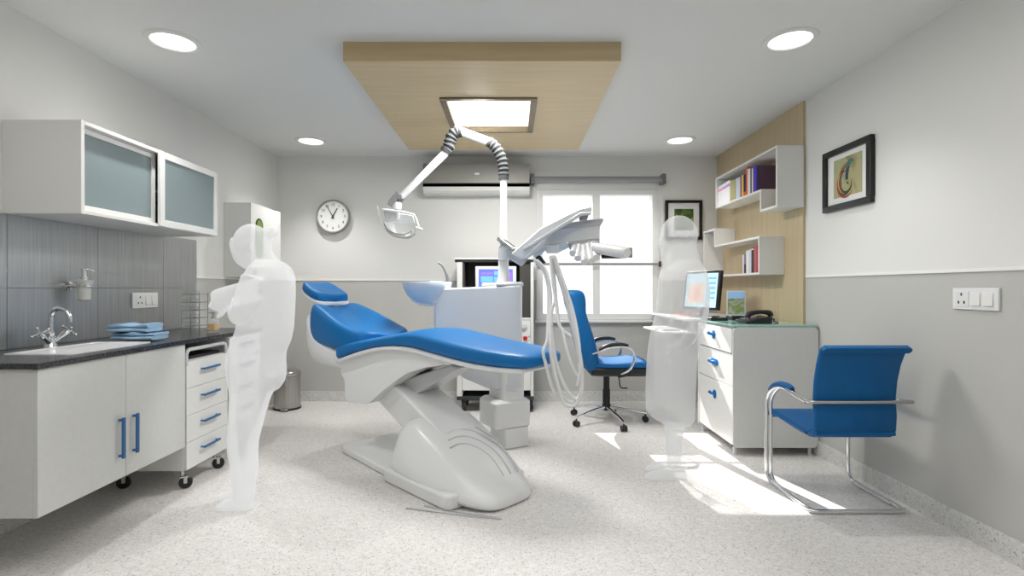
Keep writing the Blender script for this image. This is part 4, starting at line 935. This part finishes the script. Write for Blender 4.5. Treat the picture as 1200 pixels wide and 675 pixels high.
# lower spring arm: bar up to the hinge block
def slab(pts, d0, d1, nm, m, bv=.006):
    return MB().loft([[I(a, b_, d0) for a, b_ in pts], [I(a, b_, d1) for a, b_ in pts]]).build(nm, m, iv, bevel=bv)
slab([(599, 297), (634, 267), (680, 243.5), (692, 241), (694, 247.5), (681, 250), (640, 276), (612, 304)], -.12, -.02, 'spring_arm', M['plastic'], .01)
slab([(612, 291.5), (680, 249), (693, 248), (692, 252), (681, 253.5), (614, 294)], -.135, -.122, 'arm_cover', M['plastic_grey'], .003)
slab([(678, 249), (691, 247.5), (688, 258), (679, 259)], -.10, -.03, 'hinge_post', M['grey'], .004)
# instrument head body
slab([(611, 303), (634, 266), (660, 263), (706, 256.5), (707, 259), (703, 266), (702, 280), (670, 284), (640, 288), (617, 304)], 0.0, .28, 'head_body', M['plastic'], .012)
slab([(636, 265), (706, 255.5), (707.5, 258), (704, 263), (636, 272)], -.015, .0, 'head_edge', M['plastic_grey'], .004)
slab([(636, 289), (666, 284), (667, 290), (653, 297), (641, 297)], -.03, .12, 'underside_block', M['plastic'], .006)
slab([(655, 286), (666, 284.5), (665, 291), (655, 292)], -.045, -.03, 'touch_pad', mat('pale_blue_key', (196, 212, 224), .3), .002)
slab([(624, 296), (637, 289), (639, 294), (627, 306)], -.05, .05, 'hose_manifold', mat('pale_blue_block', (206, 216, 226), .3), .006)
slab([(625, 304), (631, 299), (634, 300), (640, 308), (634, 310)], -.06, -.02, 'hose_collar', M['dark_grey'], .004)
# handpieces fanned under the head
for k, (x0, y0, x1, y1) in enumerate(((676, 290, 671, 297), (681, 289, 677, 303), (686, 289, 685, 307), (691, 288, 693, 306), (696, 287, 699, 302))):
    a, b_ = I(x0, y0, -.02), I(x1, y1, -.14); rs = []; pts = []
    for i in range(13):
        t_ = i/12; pts.append(a.lerp(b_, t_)); rs.append(.030*(1+.13*math.sin(i*2.1))*(1-.25*t_))
    MB().tube(pts, rs, 14).build('handpiece', M['plastic'], iv, smooth=60)
slab([(666, 284), (703, 279), (702, 290), (672, 296), (667, 292)], .0, .2, 'handpiece_holder', M['plastic_grey'], .01)
MB().tube([I(698, 290, -.1), I(705, 291.5, -.1), I(732, 296, -.12), I(735, 296.5, -.12)], [.03, .034, .034, .026], 18).build('side_handle', M['plastic'], iv, smooth=50)
slab([(704, 297), (738, 300), (732, 303), (705, 303)], -.08, -.04, 'handle_underside', M['black'], .003)
slab([(733, 290), (741, 290), (741, 302), (733, 302)], -.04, .06, 'end_block', M['grey'], .003)
# hoses
hs = [[(625, 303), (636, 315), (642, 333), (643, 357), (642, 385), (641, 400), (636.5, 413), (640, 428), (647, 453), (653, 464)],
      [(629, 305), (640, 318), (645, 345), (645, 372), (644, 402), (649, 435), (656, 457), (664, 469), (674, 471), (681, 460), (682, 440), (678, 415), (668, 372), (658, 335), (646, 301)],
      [(646, 300), (649, 320), (651, 350), (647, 362), (646, 380), (649, 410), (655, 436), (664, 456), (673, 467), (680, 462), (681, 445), (679, 425)],
      [(648, 300), (657, 330), (667, 360), (675, 392), (681, 424), (682, 450), (677, 470), (669, 476), (660, 470), (651, 440), (646, 410), (645, 382)],
      [(645, 301), (648, 330), (652, 355), (656, 382), (667, 393), (668, 394)],
      [(659, 385), (663, 405), (669, 425), (676, 440)],
      [(650, 300), (661, 332), (671, 362), (678, 398), (680, 430), (676, 452)]]
for k, h in enumerate(hs):
    MB().tube([P(a, b_, 3.30-.30*min(1, max(0, (b_-300)/110))-.012*k) for a, b_ in h], .0105 if k < 5 else .0085, 10, 6).build('hose', M['plastic'], iv, smooth=60)

# ------------------------------------------------------------------ equipment cart by the back wall
ec = thing('equipment_cart', 'tall white equipment cart on black castors with dark open bay against back wall', 'cart', (-.18, 5.35, 0))
ex0, ex1, ey0, ey1 = -.555, .218, 5.15, 5.55
b = MB(); b.box(ex0, ex0+.055, ey0, ey1, .16, 1.52); b.box(ex1-.03, ex1, ey0, ey1, .16, 1.52); b.build('side_panel', M['white'], ec, bevel=.004)
MB().box(ex0-.025, ex1+.01, ey0-.02, ey1, 1.535, 1.555).build('top_board', M['white'], ec, bevel=.004)
MB().box(ex0-.02, ex1, ey0-.005, ey1, 1.512, 1.534).build('top_rail', M['dark_grey'], ec, bevel=.002)
MB().box(ex0+.056, ex1-.031, ey1-.05, ey1-.03, .95, 1.51).build('back_panel', M['bay_dark'], ec, smooth=0)
for a_, b2_, c_ in ((ex0+.056, ex0+.075, .01), (ex1-.14, ex1-.031, .02)): MB().box(a_, b2_, ey0+c_, ey1-.05, .95, 1.51).build('bay_lining', M['bay_dark'], ec, smooth=0)
MB().box(ex0+.056, ex1-.031, ey0+.005, ey1-.05, .93, .95).build('bay_shelf', M['white'], ec, bevel=.002)
for z0, z1 in ((.22, .45), (.455, .62), (.625, .755), (.76, .925)):
    d = MB().box(ex0+.057, ex1-.032, ey0-.005, ey0+.014, z0, z1).build('drawer', M['white'], ec, bevel=.003)
MB().box(ex0, ex1, ey0, ey1, .12, .158).build('base_tray', M['dark_grey'], ec, bevel=.006)
pd = P(613.5, 384, 5.14)
MB().lathe([(.03, 0), (.034, .004), (.034, .008), (.028, .010)], (pd.x, ey0-.005, pd.z), (0, -1, 0), 24).lathe([(.012, .010), (.012, .02)], (pd.x, ey0-.005, pd.z), (0, -1, 0), 14).build('dial', M['plastic_grey'], ec)
pd = P(615.5, 396.5, 5.14)
MB().lathe([(.022, 0), (.022, .012), (.016, .018)], (pd.x, ey0-.005, pd.z), (0, -1, 0), 20).build('red_button', M['red'], ec)
for x in (ex0+.06, ex1-.04):
    for y in (ey0+.05, ey1-.06): caster(ec, x, y, .05, -1.2, .125, M['black'], M['dark_grey'])
tm = thing('touch_monitor', 'white framed touch monitor showing a blue menu in the cart bay', 'monitor', (-.18, 5.2, .951))
t0, t1 = P(557, 312, 5.16), P(605, 336, 5.16)
MB().box(t0.x, t1.x, 5.16, 5.19, t1.z-.08, t0.z).build('housing', M['plastic'], tm, bevel=.006)
sc_ = MB().box(t0.x+.035, t1.x-.035, 5.157, 5.16, t1.z-.05, t0.z-.03).build('screen', M['screen_blue'], tm, smooth=0)
W_ = t1.x-t0.x-.07; x0 = t0.x+.035; zt = t0.z-.03
for (a, b_, c_, d_, m_) in ((.06, .42, .03, .055, 'screen_violet'), (.45, .8, .02, .06, 'screen_cyan'), (.06, .42, .07, .13, 'screen_cyan'), (.45, .8, .075, .13, 'screen_cyan'), (.84, .97, .03, .13, 'screen_violet')):
    MB().box(x0+W_*a, x0+W_*b_, 5.1555, 5.157, zt-d_, zt-c_).build('screen_tile', M[m_], sc_, smooth=0)
MB().box(-.22, -.14, 5.19, 5.25, .951, t1.z).build('stand', M['plastic'], tm, bevel=.004)

# ------------------------------------------------------------------ translucent people
def body(name, blobs, m, label, vox=.011, smooth=6):
    b = MB()
    for bl_ in blobs:
        if bl_[0] == 't': b.tube(bl_[1], bl_[2], 20, bl_[3] if len(bl_) > 3 else 3)
        elif bl_[0] == 'e': b.ell(bl_[1], bl_[2], 20, 14, bl_[3] if len(bl_) > 3 else None)
        elif bl_[0] == 'l': b.loft(bl_[1])
    bmesh.ops.recalc_face_normals(b.bm, faces=b.bm.faces)
    me = bpy.data.meshes.new(name); b.bm.to_mesh(me); b.bm.free()
    o = bpy.data.objects.new('tmp', me); COL.objects.link(o)
    r = o.modifiers.new('r', 'REMESH'); r.mode = 'VOXEL'; r.voxel_size = vox
    s_ = o.modifiers.new('s', 'SMOOTH'); s_.iterations = smooth; s_.factor = .5
    bpy.context.view_layer.update()
    me2 = bpy.data.meshes.new_from_object(o.evaluated_get(bpy.context.evaluated_depsgraph_get()))
    bpy.data.objects.remove(o)
    p = link(name, me2, m, None, 180)
    return tag(p, label, 'person')
def ring(c, rx, ry, n=24, sq=1.): return [(c[0]+rx*math.copysign(abs(math.cos(2*PI*k/n))**sq, math.cos(2*PI*k/n)), c[1]+ry*math.copysign(abs(math.sin(2*PI*k/n))**sq, math.sin(2*PI*k/n)), c[2]) for k in range(n)]
def lofted(rows, Y):                          # rows: (left px, right px, py, half depth, [y offset])
    out = []
    for rw in rows:
        o_ = Y+(rw[4] if len(rw) > 4 else 0); a, b_ = P(rw[0], rw[2], o_), P(rw[1], rw[2], o_); out.append(ring(((a.x+b_.x)/2, Y+(rw[4] if len(rw) > 4 else 0), a.z), (b_.x-a.x)/2, rw[3]))
    return out
def hand_blobs(w, d, side, up, curl=.35, s=1.):
    """palm + four unequal fingers + thumb; w wrist, d forward, side toward the thumb, up back of hand"""
    d, side, up = d.normalized(), side.normalized(), up.normalized(); bl_ = []
    bl_.append(('e', w+d*.045*s, (.026*s, .05*s, .016*s), Matrix((side, d, up)).transposed()))
    for k, (o_, L) in enumerate(((.03, .066), (.010, .075), (-.010, .070), (-.028, .055))):
        a = w+d*.08*s+side*o_*s; p1 = a+(d-up*curl*.3)*L*.45*s; p2 = p1+(d-up*curl)*L*.33*s; p3 = p2+(d*.6-up*curl*1.6)*L*.28*s
        bl_.append(('t', [w+d*.05*s+side*o_*.8*s, a, p1, p2, p3], [.011*s, .0105*s, .0095*s, .0088*s, .007*s], 2))
    bl_.append(('t', [w+d*.02*s+side*.02*s, w+d*.045*s+side*.05*s, w+d*.075*s+side*.06*s-up*.012*s], [.013*s, .011*s, .008*s], 2))
    return bl_
# left figure: stands at the worktop, bent forward, reaching for the bottle, facing left
YP = 2.95
bl_ = []
bl_.append(('l', lofted([(302, 330, 306, .11), (296, 338, 314, .17), (290, 341.5, 326, .20), (287, 342.5, 345, .19), (283, 342.5, 365, .175), (280, 342, 385, .16), (274, 339, 400, .155), (270, 333, 412, .165), (268.5, 332, 424, .175), (270, 333, 436, .175), (272, 331, 448, .17), (273, 324, 458, .15)], YP)))
for dy, sh in ((-.065, 0), (.065, 2)):         # legs
    bl_.append(('l', lofted([(271+sh, 327, 440, .09, dy), (270+sh, 315, 470, .085, dy), (268+sh, 308, 495, .075, dy), (266+sh, 303, 515, .062, dy), (267+sh, 302, 530, .06, dy), (270+sh, 302.5, 548, .06, dy), (273+sh, 300, 565, .052, dy), (275+sh, 299, 578, .045, dy), (274+sh, 298, 586, .042, dy)], YP)))
    ft = P(275+sh, 588, YP+dy)
    bl_.append(('l', [[(x, ft.y+a, z) for a, z in ((-w, .003), (w, .003), (w*.95, h*.6), (w*.4, h), (-w*.4, h), (-w*.95, h*.6))] for x, w, h in ((ft.x+.105, .03, .06), (ft.x+.08, .04, .085), (ft.x, .045, .085), (ft.x-.05, .048, .06), (ft.x-.085, .042, .042), (ft.x-.105, .02, .02))]))
hc_ = P(296, 286, YP)
bl_ += [('t', [P(318, 318, YP), P(310, 304, YP), P(304, 296, YP)], [.075, .06, .06]),
        ('e', hc_, (.105, .085, .118), Matrix.Rotation(-.35, 3, 'Y')),
        ('e', P(285, 297, YP), (.06, .062, .085), Matrix.Rotation(-.35, 3, 'Y')),
        ('e', P(291, 306, YP), (.05, .05, .05)),
        ('e', P(318, 272, YP), (.037, .037, .036)),
        ('e', P(276, 298, YP), (.016, .014, .02)),       # nose
        ('e', P(281, 305, YP), (.014, .022, .010)),      # mouth
        ('t', [P(274, 279, YP), P(271.5, 288, YP), P(273, 297, YP)], [.02, .016, .01]),   # fringe
        ('e', hc_+Vector((.02, -.088, -.02)), (.02, .012, .03)), ('e', hc_+Vector((.02, .088, -.02)), (.02, .012, .03)),
        ('e', P(279, 289, YP)+Vector((0, -.03, 0)), (.016, .016, .012)), ('e', P(279, 289, YP)+Vector((0, .03, 0)), (.016, .016, .012))]
w1 = P(254, 362, YP+.15)
bl_ += [('t', [P(318, 326, YP)+Vector((0, .17, 0)), P(300, 334, YP)+Vector((0, .20, 0)), P(275, 346, YP+.16), P(262, 349, YP+.14), P(251, 352, YP+.13)], [.075, .074, .068, .064, .058]),
        ('t', [P(251, 352, YP+.13), P(258, 357, YP+.16), P(264, 361, YP+.20)], [.056, .048, .036])]
bl_ += hand_blobs(P(263, 361, YP+.20), Vector((-.5, .6, -.25)), Vector((.4, .5, .4)), Vector((0, -.3, 1)), .4, .95)
bl_ += [('t', [P(316, 326, YP)+Vector((0, -.17, 0)), P(309, 348, YP)+Vector((0, -.19, 0)), P(303, 368, YP)+Vector((0, -.20, 0)), P(295, 366, YP)+Vector((0, -.17, 0)), P(288, 361, YP)+Vector((0, -.13, 0))], [.07, .062, .05, .042, .032])]
bl_ += hand_blobs(P(290, 362, YP)+Vector((0, -.15, 0)), Vector((-.55, .8, .3)), Vector((0, .1, 1)), Vector((-.8, -.5, .1)), .4, .9)
body('person', bl_, M['ghost_l'], 'translucent white figure with hair bun bent over the worktop, reaching forward')
# right figure: stands beside the desk, hair pulled over neck, long coat, facing left
YQ = 3.41; bl_ = []
bl_.append(('l', lofted([(783, 812, 303, .10), (781, 820, 309, .15), (776, 825, 317, .185), (773, 828, 328, .195), (771.5, 829, 345, .19), (770, 829, 360, .175), (766, 827, 378, .165), (762, 820, 395, .17), (759.5, 816, 415, .18), (758, 814, 440, .185), (757.5, 813, 465, .19), (758, 812.5, 482, .19), (764, 812, 489, .185), (772, 808, 494, .17)], YQ)))
for dy, x0, x1, yb, tx in ((.08, 779, 801, 536, 760), (-.07, 779, 801, 556, 755)):
    sy = YQ+dy
    rows = [(776, 808, 480, .075, dy), (779, 801, 500, .06, dy), (780, 799, 515, .052, dy), (781, 798, 532, .045, dy), (781.5, 798, 545 if dy < 0 else 538, .042, dy)]
    bl_.append(('l', lofted(rows, YQ)))
    fx = (789-600)*sy/F
    bl_.append(('l', [[(x, sy+a, z) for a, z in ((-w, .003), (w, .003), (w*.95, h*.6), (w*.4, h), (-w*.4, h), (-w*.95, h*.6))] for x, w, h in ((fx+.085, .03, .05), (fx+.06, .042, .085), (fx, .047, .095), (fx-.08, .05, .065), (fx-.15, .046, .05), (fx-.19, .02, .025))]))
hc_ = P(795.5, 276, YQ)
bl_ += [('t', [P(799, 312, YQ), P(798, 300, YQ), P(797, 288, YQ)], [.125, .11, .10]),
        ('e', hc_, (.125, .098, .135)), ('e', P(786, 285, YQ), (.075, .07, .085)), ('e', P(798, 292, YQ), (.105, .09, .08)),
        ('e', P(772.5, 287, YQ), (.016, .014, .018)), ('e', P(777, 296, YQ), (.016, .022, .012)), ('e', P(781, 301, YQ), (.03, .03, .02)),
        ('e', hc_+Vector((.02, -.1, -.02)), (.02, .012, .03)), ('e', hc_+Vector((.02, .1, -.02)), (.02, .012, .03)),
        ('e', P(776, 279, YQ)+Vector((0, -.03, 0)), (.016, .016, .012)), ('e', P(776, 279, YQ)+Vector((0, .03, 0)), (.016, .016, .012))]
for dy in (-1, 1):
    bl_ += [('t', [P(804, 320, YQ)+Vector((0, .17*dy, 0)), P(808, 345, YQ)+Vector((0, .205*dy, 0)), P(806, 372, YQ)+Vector((0, .20*dy, 0)), P(797, 392, YQ)+Vector((0, .19*dy, 0)), P(787, 404, YQ)+Vector((0, .17*dy, 0))], [.07, .058, .048, .042, .03])]
    bl_ += hand_blobs(P(789, 402, YQ)+Vector((0, .175*dy, 0)), Vector((-.55, 0, -.8)), Vector((-.8, 0, .5)), Vector((0, dy, 0)), .35, .9)
body('person', bl_, M['ghost_r'], 'translucent white standing figure in a long coat beside the desk drawers')

# ------------------------------------------------------------------ light
w = bpy.data.worlds.new('World'); S.world = w; w.use_nodes = True
bg = w.node_tree.nodes['Background']; bg.inputs[0].default_value = (.97, .985, 1, 1); bg.inputs[1].default_value = 1.35
def lamp(kind, name, loc, energy, **k):
    l = bpy.data.lights.new(name, kind); l.energy = energy
    for a, v in k.items(): setattr(l, a, v)
    o = bpy.data.objects.new(name, l); COL.objects.link(o); o.location = loc; return o
for x, y in ((-1.995, 3.015), (1.627, 2.995), (-1.985, 5.06), (1.65, 5.03)):
    lamp('SPOT', 'downlight_lamp', (x, y, CEIL-.02), 58 if x < 0 else 34, spot_size=math.radians(104), spot_blend=.9, shadow_soft_size=.03, color=(1, .985, .96))
al = lamp('AREA', 'panel_lamp', (-.167, 4.0, pz-.02), 58, shape='RECTANGLE', size=.6, size_y=.7, color=(1, .99, .97))
lamp('AREA', 'fill_light', (-.2, 1.0, CEIL-.03), 40, shape='RECTANGLE', size=3.4, size_y=1.8, color=(1, .99, .98))  # unseen fill light added near the ceiling to brighten the room
sun = lamp('SUN', 'sun', (1, 9, 7), 10, angle=.008, color=(1, .985, .95))
sun.rotation_euler = Vector((.28, -1, -.78)).to_track_quat('-Z', 'Y').to_euler()

cam = bpy.data.cameras.new('camera'); cam.sensor_width = 36; cam.lens = 36*F/1200; cam.clip_start = .05
co = bpy.data.objects.new('camera', cam); COL.objects.link(co); co.location = (0, 0, EYE); co.rotation_euler = (PI/2, 0, 0)
S.camera = co
S.view_settings.view_transform = 'Standard'; S.view_settings.look = 'None'; S.view_settings.exposure = 0; S.view_settings.gamma = 1
